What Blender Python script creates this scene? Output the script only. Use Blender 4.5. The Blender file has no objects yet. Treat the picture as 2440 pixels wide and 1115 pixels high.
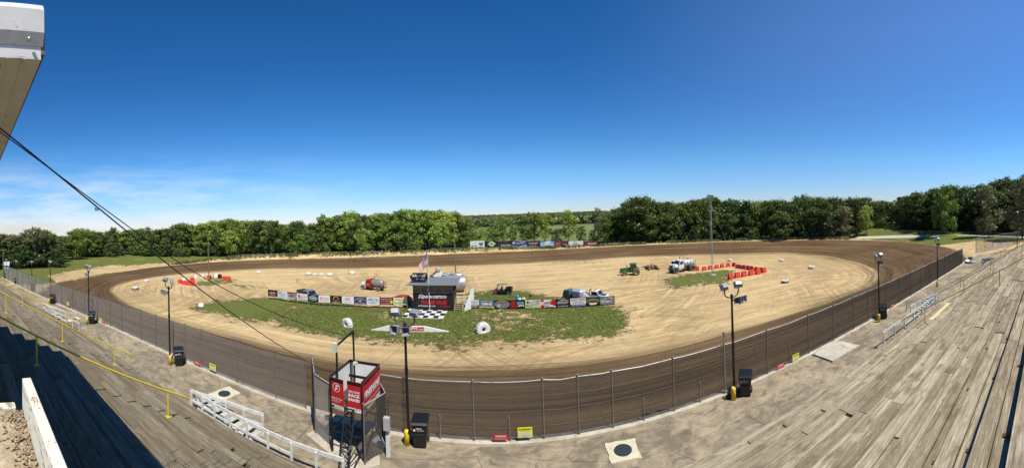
import bpy, math, random
import numpy as np
from mathutils import Vector, Matrix
R=math.radians
# ---------------------------------------------------------------- camera, sky, sun
sc=bpy.context.scene
ROLL=R(2.0); CAMZ=9.0; RAD=820.0; CX=1220.0; CY=518.0
cam=bpy.data.cameras.new('camera'); camo=bpy.data.objects.new('camera',cam); sc.collection.objects.link(camo)
cam.type='PANO'; cam.panorama_type='CENTRAL_CYLINDRICAL'
cam.central_cylindrical_range_u_min=-CX/RAD; cam.central_cylindrical_range_u_max=CX/RAD
cam.central_cylindrical_range_v_min=-(1115-CY)/RAD; cam.central_cylindrical_range_v_max=CY/RAD
cam.central_cylindrical_radius=1.0
cam.clip_start=0.05; cam.clip_end=8000
camo.location=(0,0,CAMZ)
CR=Vector((math.cos(ROLL),0,-math.sin(ROLL))); CU=Vector((math.sin(ROLL),0,math.cos(ROLL))); CF=Vector((0,1,0))
camo.matrix_world=Matrix.Translation((0,0,CAMZ))@Matrix((CR,CU,-CF)).transposed().to_4x4()
sc.camera=camo
SUN_AZ=R(-40); SUN_EL=R(58)       # direction the shadows run (from +Y, towards -X), height of the sun
sdir=Vector((-math.sin(SUN_AZ)*math.cos(SUN_EL),-math.cos(SUN_AZ)*math.cos(SUN_EL),math.sin(SUN_EL)))  # towards the sun
w=bpy.data.worlds.new('World'); sc.world=w; w.use_nodes=True
wn=w.node_tree; wn.nodes.clear()
def wnode(t,**k):
    n=wn.nodes.new(t)
    for a,b in k.items(): setattr(n,a,b)
    return n
sky=wnode('ShaderNodeTexSky',sky_type='NISHITA',sun_disc=False)
sky.sun_elevation=SUN_EL; sky.sun_rotation=math.atan2(sdir.x,sdir.y)
sky.altitude=0; sky.air_density=1.0; sky.dust_density=0.0; sky.ozone_density=6.0
bg=wnode('ShaderNodeBackground'); bg.inputs[1].default_value=0.074
wo=wnode('ShaderNodeOutputWorld')
hsv=wnode('ShaderNodeHueSaturation'); hsv.inputs['Saturation'].default_value=1.17; hsv.inputs['Value'].default_value=.80
gam=wnode('ShaderNodeGamma'); gam.inputs[1].default_value=1.25
# thin high cloud low in the sky on the left, from the sky direction
tc=wnode('ShaderNodeTexCoord'); mp=wnode('ShaderNodeMapping'); mp.inputs['Scale'].default_value=(1.3,2.2,12.0)
nz=wnode('ShaderNodeTexNoise'); nz.inputs['Scale'].default_value=2.2; nz.inputs['Detail'].default_value=8; nz.inputs['Roughness'].default_value=.62
rp=wnode('ShaderNodeMapRange'); rp.inputs['From Min'].default_value=.40; rp.inputs['From Max'].default_value=.80
sx=wnode('ShaderNodeSeparateXYZ')
mz=wnode('ShaderNodeMapRange',interpolation_type='SMOOTHSTEP'); mz.inputs['From Min'].default_value=.24; mz.inputs['From Max'].default_value=.02
mx=wnode('ShaderNodeMapRange',interpolation_type='SMOOTHSTEP'); mx.inputs['From Min'].default_value=-.25; mx.inputs['From Max'].default_value=-.98
m1=wnode('ShaderNodeMath',operation='MULTIPLY'); m2=wnode('ShaderNodeMath',operation='MULTIPLY')
mixc=wnode('ShaderNodeMix',data_type='RGBA'); mixc.inputs['B'].default_value=(8.2,8.6,9.4,1)
L=wn.links.new
L(tc.outputs['Generated'],mp.inputs[0]); L(mp.outputs[0],nz.inputs[0]); L(nz.outputs['Fac'],rp.inputs[0])
L(tc.outputs['Generated'],sx.inputs[0]); L(sx.outputs['Z'],mz.inputs[0]); L(sx.outputs['X'],mx.inputs[0])
L(mz.outputs[0],m1.inputs[0]); L(mx.outputs[0],m1.inputs[1]); L(m1.outputs[0],m2.inputs[0]); L(rp.outputs[0],m2.inputs[1])
L(sky.outputs[0],gam.inputs[0]); L(gam.outputs[0],hsv.inputs['Color']); 
tint=wnode('ShaderNodeMix',data_type='RGBA',blend_type='MULTIPLY'); tint.inputs['B'].default_value=(.66,.70,.97,1)
tz=wnode('ShaderNodeMapRange',interpolation_type='SMOOTHSTEP'); tz.inputs['From Min'].default_value=.16; tz.inputs['From Max'].default_value=.0
L(sx.outputs['Z'],tz.inputs[0]); L(tz.outputs[0],tint.inputs['Factor']); L(hsv.outputs[0],tint.inputs['A'])
glow=wnode('ShaderNodeMix',data_type='RGBA',blend_type='ADD'); glow.inputs['B'].default_value=(.72,.80,1.15,1)
gx=wnode('ShaderNodeMapRange',interpolation_type='SMOOTHSTEP'); gx.inputs['From Min'].default_value=.12; gx.inputs['From Max'].default_value=1.0
gz=wnode('ShaderNodeMapRange'); gz.inputs['From Min'].default_value=.02; gz.inputs['From Max'].default_value=.45; gm=wnode('ShaderNodeMath',operation='MULTIPLY')
L(sx.outputs['X'],gx.inputs[0]); L(sx.outputs['Z'],gz.inputs[0]); L(gx.outputs[0],gm.inputs[0]); L(gz.outputs[0],gm.inputs[1])
L(gm.outputs[0],glow.inputs['Factor']); L(tint.outputs['Result'],glow.inputs['A']); L(glow.outputs['Result'],mixc.inputs['A']); L(m2.outputs[0],mixc.inputs['Factor'])
L(mixc.outputs['Result'],bg.inputs[0]); L(bg.outputs[0],wo.inputs[0])
sl=bpy.data.lights.new('sun','SUN'); sl.energy=5.0; sl.angle=R(.53); sl.color=(1.0,.95,.83)
so=bpy.data.objects.new('sun',sl); sc.collection.objects.link(so); so.rotation_euler=sdir.to_track_quat('Z','Y').to_euler()
vs=sc.view_settings; vs.view_transform='Standard'; vs.look='None'; vs.gamma=1; vs.exposure=0.55; vs.use_curve_mapping=False
sc.cycles.max_bounces=5; sc.cycles.transparent_max_bounces=8; sc.cycles.use_denoising=True

# ---------------------------------------------------------------- helpers
rnd=random.Random(7)
def ray(px,py):
    f=(px-CX)/RAD; t=(CY-py)/RAD
    return (CR*math.sin(f)+CF*math.cos(f)+CU*t)
def atz(px,py,z):
    d=ray(px,py); k=(z-CAMZ)/d.z; return Vector((d.x*k,d.y*k,z))
def aty(px,py,y):
    d=ray(px,py); k=y/d.y; return Vector((d.x*k,y,CAMZ+d.z*k))
def atd(px,py,D):
    d=ray(px,py); k=D/math.hypot(d.x,d.y); return Vector((d.x*k,d.y*k,CAMZ+d.z*k))
def lerp(a,b,t): return a+(b-a)*t
def sstep(a,b,x):
    t=np.clip((x-a)/(b-a),0,1); return t*t*(3-2*t)

def link(o,parent=None):
    sc.collection.objects.link(o)
    if parent is not None: o.parent=parent
    return o
def tag(o,label=None,cat=None,group=None,kind=None):
    if label: o['label']=label
    if cat: o['category']=cat
    if group: o['group']=group
    if kind: o['kind']=kind
    return o
def thing(name,label,cat,loc=(0,0,0),rz=0,group=None,s=1):
    o=bpy.data.objects.new(name,None); link(o); o.location=loc; o.rotation_euler=(0,0,rz); o.scale=(s,s,s); o.empty_display_size=.2
    return tag(o,label,cat,group)
def kids(o): return [c for c in bpy.data.objects if c.parent==o]
def copy_tree(o,loc,rz,label=None,group=None,s=None,cache={}):
    if o.name not in cache: cache[o.name]=[(c,kids(c)) for c in kids(o)]
    r=o.copy(); link(r); r.location=loc; r.rotation_euler=(0,0,rz)
    if s: r.scale=(s,s,s) if not isinstance(s,tuple) else s
    if label: r['label']=label
    if group: r['group']=group
    for c,gs in cache[o.name]:
        d=c.copy(); link(d); d.parent=r
        for g in gs:
            e=g.copy(); link(e); e.parent=d
    return r

class MB:
    def __init__(s): s.v=[]; s.f=[]; s.sm=[]
    def add(s,vs,fs,sm=False):
        b=len(s.v); s.v+= [tuple(p) for p in vs]; s.f+=[tuple(b+i for i in f) for f in fs]; s.sm+=[sm]*len(fs); return s
    def box(s,c,d,rz=0,ry=0,rx=0,taper=1.0):
        m=Matrix.Rotation(rz,3,'Z')@Matrix.Rotation(ry,3,'Y')@Matrix.Rotation(rx,3,'X'); c=Vector(c); v=[]
        for z in(-.5,.5):
            k=taper if z>0 else 1
            for x,y in((-.5,-.5),(.5,-.5),(.5,.5),(-.5,.5)): v.append(c+m@Vector((x*d[0]*k,y*d[1]*k,z*d[2])))
        return s.add(v,[(3,2,1,0),(4,5,6,7),(0,1,5,4),(1,2,6,5),(2,3,7,6),(3,0,4,7)])
    def b2(s,x0,y0,z0,x1,y1,z1): return s.box(((x0+x1)/2,(y0+y1)/2,(z0+z1)/2),(abs(x1-x0),abs(y1-y0),abs(z1-z0)))
    def bar(s,a,b,w,h=None,up=(0,0,1)):
        a=Vector(a);b=Vector(b);h=h or w;d=(b-a).normalized();u=Vector(up)
        if abs(d.dot(u))>.98:u=Vector((0,1,0))
        r=d.cross(u).normalized()*w/2;u=r.cross(d).normalized()*h/2
        v=[a-r-u,a+r-u,a+r+u,a-r+u,b-r-u,b+r-u,b+r+u,b-r+u]
        return s.add(v,[(0,1,2,3),(7,6,5,4),(4,5,1,0),(5,6,2,1),(6,7,3,2),(7,4,0,3)])
    def tube(s,pts,r,n=8,caps=True,sm=True):
        pts=[Vector(p) for p in pts]; N=len(pts); rs=r if isinstance(r,(list,tuple)) else [r]*N; v=[];f=[]
        prev=None
        for i,p in enumerate(pts):
            d=(pts[min(i+1,N-1)]-pts[max(i-1,0)]).normalized()
            if prev is None:
                u=Vector((0,0,1)) if abs(d.z)<.9 else Vector((1,0,0)); a=d.cross(u).normalized()
            else: a=(prev-d*prev.dot(d)).normalized()
            prev=a; b=d.cross(a)
            for k in range(n):
                t=2*math.pi*k/n; v.append(p+(a*math.cos(t)+b*math.sin(t))*rs[i])
        for i in range(N-1):
            for k in range(n): f.append((i*n+k,i*n+(k+1)%n,(i+1)*n+(k+1)%n,(i+1)*n+k))
        s.add(v,f,sm)
        if caps: s.add(v[:n],[tuple(range(n))[::-1]]); s.add(v[-n:],[tuple(range(n))])
        return s
    def cyl(s,a,b,r,r2=None,n=14): return s.tube([a,b],[r,r if r2 is None else r2],n)
    def lathe(s,prof,o,ax=(0,0,1),n=20,sm=True,closed=False):
        ax=Vector(ax).normalized(); u=Vector((0,0,1)) if abs(ax.z)<.9 else Vector((1,0,0)); a=ax.cross(u).normalized(); b=ax.cross(a); o=Vector(o); v=[];f=[]
        for r,h in prof:
            for k in range(n):
                t=2*math.pi*k/n; v.append(o+ax*h+(a*math.cos(t)+b*math.sin(t))*r)
        m=len(prof)
        for i in range(m if closed else m-1):
            j=(i+1)%m
            for k in range(n): f.append((i*n+k,i*n+(k+1)%n,j*n+(k+1)%n,j*n+k))
        return s.add(v,f,sm)
    def prism(s,poly,o,ex,ey,ez,depth):
        o=Vector(o);ex=Vector(ex);ey=Vector(ey);ez=Vector(ez);n=len(poly)
        v=[o+ex*p[0]+ey*p[1]-ez*depth/2 for p in poly]+[o+ex*p[0]+ey*p[1]+ez*depth/2 for p in poly]
        return s.add(v,[tuple(range(n))[::-1],tuple(range(n,2*n))]+[(i,(i+1)%n,n+(i+1)%n,n+i) for i in range(n)])
    def side(s,poly,y,depth): # polygon in x-z, extruded along y
        return s.prism(poly,(0,y,0),(1,0,0),(0,0,1),(0,1,0),depth)
    def mesh(s,name,mat,bevel=0):
        me=bpy.data.meshes.new(name); me.from_pydata(s.v,[],s.f); me.polygons.foreach_set('use_smooth',s.sm); me.materials.append(mat); me.update(); return me
    def build(s,name,mat,parent=None,bevel=0):
        o=bpy.data.objects.new(name,s.mesh(name,mat)); link(o,parent)
        if bevel:
            m=o.modifiers.new('bevel','BEVEL'); m.width=bevel; m.segments=1; m.limit_method='ANGLE'
        return o

# ---------------------------------------------------------------- materials
def level(nt,out,r=1,g=1,b=1):
    return N(nt,'ShaderNodeMix',{'Factor':1.0,'A':out,'B':(KA*r,KA*g,KA*b,1)},data_type='RGBA',blend_type='MULTIPLY').outputs['Result']
MATS={}; KA=.74   # overall level of the base colours that goes with the exposure
def nodes(name):
    m=bpy.data.materials.new(name); m.use_nodes=True; nt=m.node_tree; b=nt.nodes['Principled BSDF']; return m,nt,b
def N(nt,t,ins={},**k):
    n=nt.nodes.new(t)
    for a,b in k.items(): setattr(n,a,b)
    for a,b in ins.items():
        if hasattr(b,'links'): nt.links.new(b,n.inputs[a])
        else: n.inputs[a].default_value=b
    return n
def paint(name,col,rough=.5,metal=0,var=.12,scale=3,dirt=None,dirtamt=.5,bump=0,spec=.5,coord='Object'):
    """painted / plain surface with slight procedural unevenness and optional dirt of its own colour"""
    if name in MATS: return MATS[name]
    col=tuple(c*KA for c in col); dirt=tuple(c*KA for c in dirt) if dirt else None
    m,nt,b=nodes(name); L=nt.links.new
    tc=N(nt,'ShaderNodeTexCoord'); n1=N(nt,'ShaderNodeTexNoise',{'Vector':tc.outputs[coord],'Scale':scale,'Detail':6.0,'Roughness':.65})
    r=N(nt,'ShaderNodeMapRange',{'Value':n1.outputs['Fac'],'From Min':.3,'From Max':.7,'To Min':1-var,'To Max':1+var})
    mul=N(nt,'ShaderNodeMix',{'Factor':1.0,'A':(*col,1)},data_type='RGBA',blend_type='MULTIPLY'); L(r.outputs[0],mul.inputs['B'])
    out=mul.outputs['Result']
    if dirt:
        n2=N(nt,'ShaderNodeTexNoise',{'Vector':tc.outputs[coord],'Scale':scale*1.7,'Detail':8.0,'Roughness':.75})
        r2=N(nt,'ShaderNodeMapRange',{'Value':n2.outputs['Fac'],'From Min':.62-dirtamt*.25,'From Max':.72-dirtamt*.1})
        mx=N(nt,'ShaderNodeMix',{'Factor':r2.outputs[0],'A':out,'B':(*dirt,1)},data_type='RGBA'); out=mx.outputs['Result']
    L(out,b.inputs['Base Color']); b.inputs['Roughness'].default_value=rough; b.inputs['Metallic'].default_value=metal; b.inputs['Specular IOR Level'].default_value=spec
    if bump:
        bp=N(nt,'ShaderNodeBump',{'Height':n1.outputs['Fac'],'Strength':bump,'Distance':.02}); L(bp.outputs[0],b.inputs['Normal'])
    MATS[name]=m; return m
white=paint('white_paint',(.72,.72,.70),.55,dirt=(.42,.38,.32),dirtamt=.25)
cleanwhite=paint('clean_white',(.78,.78,.76),.5,var=.05)
black=paint('black_paint',(.012,.012,.013),.42)
blackplastic=paint('black_plastic',(.010,.010,.011),.38,var=.25,dirt=(.05,.045,.04),dirtamt=.1)
yellow=paint('yellow_paint',(.78,.56,.02),.45,dirt=(.35,.26,.10),dirtamt=.2,scale=5)
galv=paint('galvanised_steel',(.38,.39,.40),.45,.55,var=.2)
darksteel=paint('dark_steel',(.07,.065,.06),.5,.3)
red=paint('red_plastic',(.72,.055,.03),.45,dirt=(.35,.14,.09),dirtamt=.25)
redpaint=paint('red_paint',(.45,.02,.015),.4,dirt=(.3,.15,.1),dirtamt=.2)
rubber=paint('rubber_tyre',(.035,.032,.03),.85,dirt=(.22,.17,.12),dirtamt=.6)
dustyrubber=paint('dusty_rubber',(.13,.105,.08),.9,dirt=(.05,.045,.04),dirtamt=.35)
whitetyre=paint('white_painted_tyre',(.70,.70,.68),.7,dirt=(.35,.3,.24),dirtamt=.3,scale=2)
green=paint('green_paint',(.02,.13,.035),.45,dirt=(.12,.12,.07),dirtamt=.3)
glass=paint('dark_glass',(.015,.02,.025),.08,spec=.8,var=.05)
steel=paint('stainless_steel',(.45,.45,.44),.38,.6,var=.25,dirt=(.28,.23,.18),dirtamt=.3,scale=1.5)
tankwhite=paint('tank_metal',(.60,.62,.64),.35,.35,var=.15,dirt=(.12,.12,.12),dirtamt=.3,scale=1.2)
grey=paint('grey_paint',(.22,.22,.23),.5)
chrome=paint('reflector',(.75,.75,.75),.25,.8)
concrete=paint('pale_concrete',(.50,.46,.38),.9,var=.2,dirt=(.26,.22,.17),dirtamt=.35,scale=1.3,bump=.3)
rust=paint('rusty_iron',(.10,.055,.035),.85,.2,dirt=(.2,.13,.09),dirtamt=.4)
post_wood=paint('pole_wood',(.16,.15,.09),.9,var=.3)
navy=paint('navy_print',(.03,.04,.22),.5); maroon=paint('maroon_print',(.16,.02,.025),.5); cream=paint('pale_yellow_print',(.75,.78,.42),.5)
blueprint=paint('blue_print',(.04,.13,.42),.5); sky_print=paint('light_blue_print',(.22,.45,.65),.5); gold=paint('gold_print',(.72,.55,.08),.5)
signred=paint('sign_red',(.55,.015,.02),.42,var=.05); signyel=paint('sign_yellow',(.85,.80,.02),.5,var=.05); greyprint=paint('grey_print',(.16,.17,.18),.5)
silver=paint('silver_print',(.45,.46,.47),.5); pinkprint=paint('pink_print',(.7,.2,.22),.5); greenprint=paint('green_print',(.10,.25,.06),.5)
# ---------------------------------------------------------------- terrain shape
FX=[-140,-61.5,-47.9,-40.9,-32.6,-22.3,-14.5,-5,200]; FY=[-8,6.2,8.6,10.1,11.9,13.25,13.75,13.75,13.75]
def fy(x): # the front fence line, smoothed
    return float(sum(np.interp(x+d,FX,FY) for d in (-4,-2,0,2,4))/5)
def bwid(x): return float(np.interp(x,[-62,-35,-15,0],[2.4,3.6,3.8,3.55]))
def by(x): return fy(x)-bwid(x)   # front edge of the bleachers
ZIN=-5.5
def zout(x,y): return -0.9-2.1*sstep(13,48,y)
def zin(x): return ZIN+1.9*sstep(-35,-72,x) if False else ZIN+1.9*(1-sstep(-72,-35,x))
def ain(px,py):
    z=ZIN
    for _ in range(14):
        p=atz(px,py,z); z=float(zin(p.x))
    return (p.x,p.y)
def pix_out(pts):
    res=[]
    for px,py in pts:
        z=-2.0
        for _ in range(12):
            p=atz(px,py,z); z=float(zout(p.x,p.y))
        res.append((p.x,p.y))
    return res
def smooth_poly(P,n=360,it=6):
    P=np.array(P+[P[0]],float); s=np.r_[0,np.cumsum(np.hypot(*np.diff(P,axis=0).T))]; t=np.linspace(0,s[-1],n,endpoint=False)
    Q=np.c_[np.interp(t,s,P[:,0]),np.interp(t,s,P[:,1])]
    for _ in range(it): Q=(np.roll(Q,1,0)+Q*2+np.roll(Q,-1,0))/4
    return Q
near=[(x,fy(x)+.35) for x in (-50,-44,-38,-32,-26,-20,-14,-7,0,10,20,30,40,50,58)]
far=pix_out([(2290,601),(2262,590),(2225,583),(2180,577),(2100,573),(2000,571),(1900,572),(1800,574),(1700,577),(1600,581),(1500,585),(1400,590),(1300,596),(1200,600),(1100,604),(900,612),(700,617),(600,620),(500,625),(400,633),(330,641),(250,651),(200,661)])
OUT=smooth_poly(near+far+[(-62,15)],480,4)
inner_px=[(270,694),(300,716),(350,737),(450,767),(600,802),(700,827),(850,850),(1000,860),(1200,860),(1400,846),(1550,821),(1700,786),(1850,745),(1950,715),(2020,690),(2056,672),(2062,655),(2030,636),(1950,616),(1850,606),(1700,609),(1500,616),(1300,627),(1100,636),(900,641),(700,643),(560,646),(460,652),(380,661),(320,671),(280,682)]
INN=smooth_poly([ain(a,b) for a,b in inner_px],480,6)
def sdf(P,X,Y): # positive inside
    A=P; B=np.roll(P,-1,0); d=np.full(X.shape,1e18); ins=np.zeros(X.shape,bool)
    for (ax,ay),(bx,by_) in zip(A,B):
        ex,ey=bx-ax,by_-ay; t=np.clip(((X-ax)*ex+(Y-ay)*ey)/(ex*ex+ey*ey+1e-12),0,1)
        d=np.minimum(d,(X-ax-t*ex)**2+(Y-ay-t*ey)**2)
        c=((ay>Y)!=(by_>Y)); 
        if abs(ey)>1e-12: ins^= c&(X<ex*(Y-ay)/ey+ax)
    d=np.sqrt(d); return np.where(ins,d,-d)
def height(X,Y,so=None,si=None):
    X=np.asarray(X,float);Y=np.asarray(Y,float)
    if so is None: so=sdf(OUT,X,Y); si=sdf(INN,X,Y)
    zo=zout(X,Y); a=np.maximum(-si,0); b=np.maximum(so,0); t=a/(a+b+1e-6)
    zi=zin(X); trk=zi+(zo-zi)*np.where(t<1,t**1.15,1)
    s=np.maximum(-so,0); D=np.hypot(X,Y); ang=np.arctan2(X,Y)
    base=np.where(X>0, -1.2-2.6*sstep(60,110,Y), -1.3-2.4*sstep(30,100,Y))
    hill=np.maximum(0,D-122)*.075*sstep(R(48),R(64),ang)*(1-sstep(160,260,D)*.4)
    hill=np.minimum(hill,9)
    base=base+hill-1.6*sstep(170,320,D)*(1-sstep(R(48),R(64),ang))+ np.minimum(np.maximum(D-520,0)*.008,11)
    base=base-np.minimum(np.maximum(D-300,0)*.026,130)*(1-sstep(R(-42),R(-22),ang))
    k=sstep(1.5,14,s)
    berm=1.25*sstep(0,1.2,s)*(1-sstep(2.5,6,s))*sstep(60,90,Y)*(1-sstep(R(54),R(60),ang))*(1-.75*sstep(-15,25,X))
    ext=zo*(1-k)+base*k+berm
    z=np.where(si>0,zi,np.where(so>0,trk,ext))
    return z
# gridded copy of the height for quick look-ups
_gx=np.arange(-200,260,2.0); _gy=np.arange(-10,340,2.0); _GX,_GY=np.meshgrid(_gx,_gy)
_GH=height(_GX,_GY)
def gh(x,y):
    i=(x-_gx[0])/2; j=(y-_gy[0])/2
    if i<0 or j<0 or i>len(_gx)-2 or j>len(_gy)-2: return float(height(np.array([x]),np.array([y]))[0])
    a=int(i);b=int(j);u=i-a;v=j-b
    return float(_GH[b,a]*(1-u)*(1-v)+_GH[b,a+1]*u*(1-v)+_GH[b+1,a]*(1-u)*v+_GH[b+1,a+1]*u*v)
def G(px,py): # where the line of sight meets the ground beyond the fence
    d=ray(px,py); s=15.0; h=math.hypot(d.x,d.y); d=d/h; last=s
    while s<330:
        if CAMZ+d.z*s<gh(d.x*s,d.y*s): break
        last=s; s+=1.0
    lo,hi=last,s
    for _ in range(20):
        m=(lo+hi)/2
        if CAMZ+d.z*m<gh(d.x*m,d.y*m): hi=m
        else: lo=m
    return Vector((d.x*lo,d.y*lo,gh(d.x*lo,d.y*lo)))
def GW(px,py,z=0): return atz(px,py,z)

# ---------------------------------------------------------------- ground mesh
def axis(lo,hi,step,far,gro=1.22):
    a=list(np.arange(lo,hi+1e-6,step)); s=step; x=hi
    while x<far: s*=gro; x+=s; a.append(x)
    s=step; x=lo; pre=[]
    while x>-far: s*=gro; x-=s; pre.append(x)
    return np.array(pre[::-1]+a)
ax=axis(-112,132,.8,5200); ay=axis(2,150,.8,5200)
X,Y=np.meshgrid(ax,ay); so=sdf(OUT,X,Y); si=sdf(INN,X,Y); Z=height(X,Y,so,si)
# under the walkway and the stands the ground lies lower
fyv=np.array([fy(x) for x in ax]); under=Y<(fyv[None,:]+.15)
Z=np.where(under & (so<=0),np.minimum(Z,-.35),Z)
grass_px=[(455,729),(480,722),(560,716),(640,710),(720,712),(800,722),(900,728),(985,732),(1095,733),(1108,712),(1118,697),(1180,690),(1290,704),(1340,714),(1400,722),(1465,728),(1500,742),(1508,765),(1480,788),(1420,803),(1300,816),(1150,822),(1000,820),(850,808),(750,795),(650,776),(550,757),(470,738)]
isle_r=[(1572,675),(1640,657),(1700,648),(1738,645),(1765,655),(1745,672),(1700,678),(1640,682),(1590,683)]
isle_l=[(462,673),(500,664),(548,667),(552,676),(500,681),(470,680)]
sparse=[(520,665),(560,668),(655,684),(640,692),(560,690),(500,684)]
def gp(l): return smooth_poly([ain(a,b) for a,b in l],120,2)
msk=si>-2; gr=np.full(X.shape,-20.0)
gr[msk]=np.maximum.reduce([sdf(gp(grass_px),X[msk],Y[msk]),sdf(gp(isle_r),X[msk],Y[msk]),sdf(gp(isle_l),X[msk],Y[msk]),sdf(gp(sparse),X[msk],Y[msk])-2.6])
sout=-so; ANG=np.arctan2(X,Y); DD=np.hypot(X,Y)
wd=2.2+ 6*(1-sstep(40,85,Y))*(X<0)
outg=sout-wd
kk=sstep(R(62),R(69),ANG); outg=np.where(X>0,outg*(1-kk)+np.minimum(DD-97,60)*kk,outg)
outg=np.where((X<0)&(Y<16),np.maximum(outg,-X-62-0*Y),outg)
gr=np.where(so<0,outg,gr)
def ground_material():
    m,nt,b=nodes('ground_soil'); L=nt.links.new
    geo=N(nt,'ShaderNodeNewGeometry'); pos=geo.outputs['Position']
    A=lambda n:N(nt,'ShaderNodeAttribute',attribute_name=n).outputs['Fac']
    so=A('d_out'); si=A('d_in'); gr=A('d_grass')
    def math_(op,a,b2=0.0,c=None):
        n=N(nt,'ShaderNodeMath',operation=op)
        for i,v in enumerate((a,b2) if c is None else (a,b2,c)):
            if hasattr(v,'links'): L(v,n.inputs[i])
            else: n.inputs[i].default_value=v
        return n.outputs[0]
    def noise(vec,s,d=4,ro=.6): return N(nt,'ShaderNodeTexNoise',{'Vector':vec,'Scale':s,'Detail':float(d),'Roughness':ro}).outputs['Fac']
    def rng(v,a,b2,c=0.0,d=1.0): return N(nt,'ShaderNodeMapRange',{'Value':v,'From Min':a,'From Max':b2,'To Min':c,'To Max':d}).outputs[0]
    def mix(f,a,c,mode='MIX'):
        n=N(nt,'ShaderNodeMix',data_type='RGBA',blend_type=mode)
        for k,v in (('Factor',f),('A',a),('B',c)):
            if hasattr(v,'links'): L(v,n.inputs[k])
            else: n.inputs[k].default_value=v if k=='Factor' else (*v,1)
        return n.outputs['Result']
    sp=N(nt,'ShaderNodeSeparateXYZ',{'Vector':pos}); px,py=sp.outputs['X'],sp.outputs['Y']
    # distance across the racing surface drives the streaks left by cars and graders
    t=math_('DIVIDE',math_('MULTIPLY',si,-1.0),math_('ADD',math_('MULTIPLY',si,-1.0),math_('ADD',so,.001)))
    def streak(scale,posf,d=5):
        c=N(nt,'ShaderNodeCombineXYZ',{'X':math_('MULTIPLY',si,scale),'Y':math_('MULTIPLY',px,posf),'Z':math_('MULTIPLY',py,posf)})
        return noise(c.outputs[0],1.0,d,.62)
    def tstreak(scale,posf,d=5):
        c=N(nt,'ShaderNodeCombineXYZ',{'X':math_('MULTIPLY',t,scale),'Y':math_('MULTIPLY',px,posf),'Z':math_('MULTIPLY',py,posf)})
        return noise(c.outputs[0],1.0,d,.65)
    s1=tstreak(11,.028); s2=tstreak(42,.05,4); s3=streak(.55,.035); s4=streak(2.4,.06,4)
    n_big=noise(pos,.05,5); n_mid=noise(pos,.5,6,.7); n_fin=noise(pos,4.5,6,.75)
    # racing surface
    brown=mix(rng(s1,.36,.66),(.070,.040,.018),(.325,.210,.105)); brown=mix(rng(s2,.42,.70,0,.75),brown,(.36,.235,.115))
    brown=mix(rng(n_big,.42,.62,0,.45),brown,(.085,.050,.024))
    brown=mix(rng(n_fin,.35,.7,0,.55),brown,(.055,.032,.016)); brown=mix(1.0,brown,(.82,.80,.77),'MULTIPLY')
    # dry dirt of the infield
    tan=mix(rng(s3,.35,.68),(.43,.295,.145),(.70,.505,.265)); tan=mix(rng(s4,.46,.66,0,.75),tan,(.30,.198,.095))
    def ring(cx,cy,f,ph):
        v=N(nt,'ShaderNodeVectorMath',{0:pos,1:(cx,cy,0)},operation='DISTANCE').outputs['Value']
        c=N(nt,'ShaderNodeCombineXYZ',{'X':math_('MULTIPLY',v,f),'Y':math_('MULTIPLY',px,.03),'Z':ph}); return noise(c.outputs[0],1.0,4,.6)
    for cx,cy,f,ph,bs in ((34,20,1.5,3.,.055),(-22,96,1.3,9.,.045),(70,95,1.7,5.,.05)):
        rg=ring(cx,cy,f,ph); mk=rng(noise(pos,bs,3),.48,.60)
        tan=mix(math_('MULTIPLY',mk,rng(rg,.47,.62,0,.85)),tan,(.31,.205,.095)); tan=mix(math_('MULTIPLY',mk,rng(rg,.42,.33,0,.6)),tan,(.76,.575,.32))
    tan=mix(rng(n_mid,.45,.75,0,.40),tan,(.78,.595,.335)); tan=mix(rng(n_big,.52,.66,0,.5),tan,(.33,.222,.112))
    tan=mix(rng(n_fin,.48,.68,0,.40),tan,(.30,.205,.10))
    tan=mix(1.0,tan,(1.13,1.17,1.18),'MULTIPLY')
    # edge between them, frayed along the streaks
    e=math_('ADD',t,math_('MULTIPLY',math_('SUBTRACT',s2,.5),.42)); e=math_('ADD',e,math_('MULTIPLY',math_('SUBTRACT',s1,.5),.34)); e=math_('ADD',e,math_('MULTIPLY',math_('SUBTRACT',n_mid,.5),.08))
    trackmask=rng(e,.03,.17)
    eo=math_('ADD',so,math_('MULTIPLY',math_('SUBTRACT',n_mid,.5),2.2)); trackmask=math_('MULTIPLY',trackmask,rng(eo,-.2,.5))
    col=mix(trackmask,tan,brown)
    # grass
    gn=noise(pos,.75,7,.72); gn2=noise(pos,3.2,6,.8); gbig=noise(pos,.11,5)
    ge=math_('ADD',math_('MINIMUM',gr,2.2),math_('MULTIPLY',math_('SUBTRACT',gn,.5),12.0)); ge=math_('ADD',ge,math_('MULTIPLY',math_('SUBTRACT',gn2,.5),11.0)); ge=math_('ADD',ge,math_('MULTIPLY',math_('SUBTRACT',gbig,.46),12.0))
    gmask=rng(ge,.2,1.6)
    far=rng(gr,8.0,16.0); gmask=math_('MAXIMUM',gmask,math_('MULTIPLY',far,rng(so,-1.0,-4.0)))
    gcol=mix(rng(gn2,.3,.72),(.080,.108,.014),(.22,.265,.052)); gcol=mix(rng(gbig,.4,.7,0,.45),gcol,(.135,.135,.035)); gcol=mix(rng(gn,.52,.70,0,.6),gcol,(.070,.100,.012)); gcol=mix(rng(noise(pos,11.,4,.7),.45,.75,0,.5),gcol,(.19,.19,.065))
    # farmland a long way off
    dist=N(nt,'ShaderNodeVectorMath',{0:pos},operation='LENGTH').outputs['Value']
    gcol=mix(rng(dist,150.,200.),gcol,(.17,.21,.075)); gcol=mix(math_('MULTIPLY',rng(dist,480.,540.),.9),gcol,(.05,.075,.025))
    col=mix(gmask,col,gcol)
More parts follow.
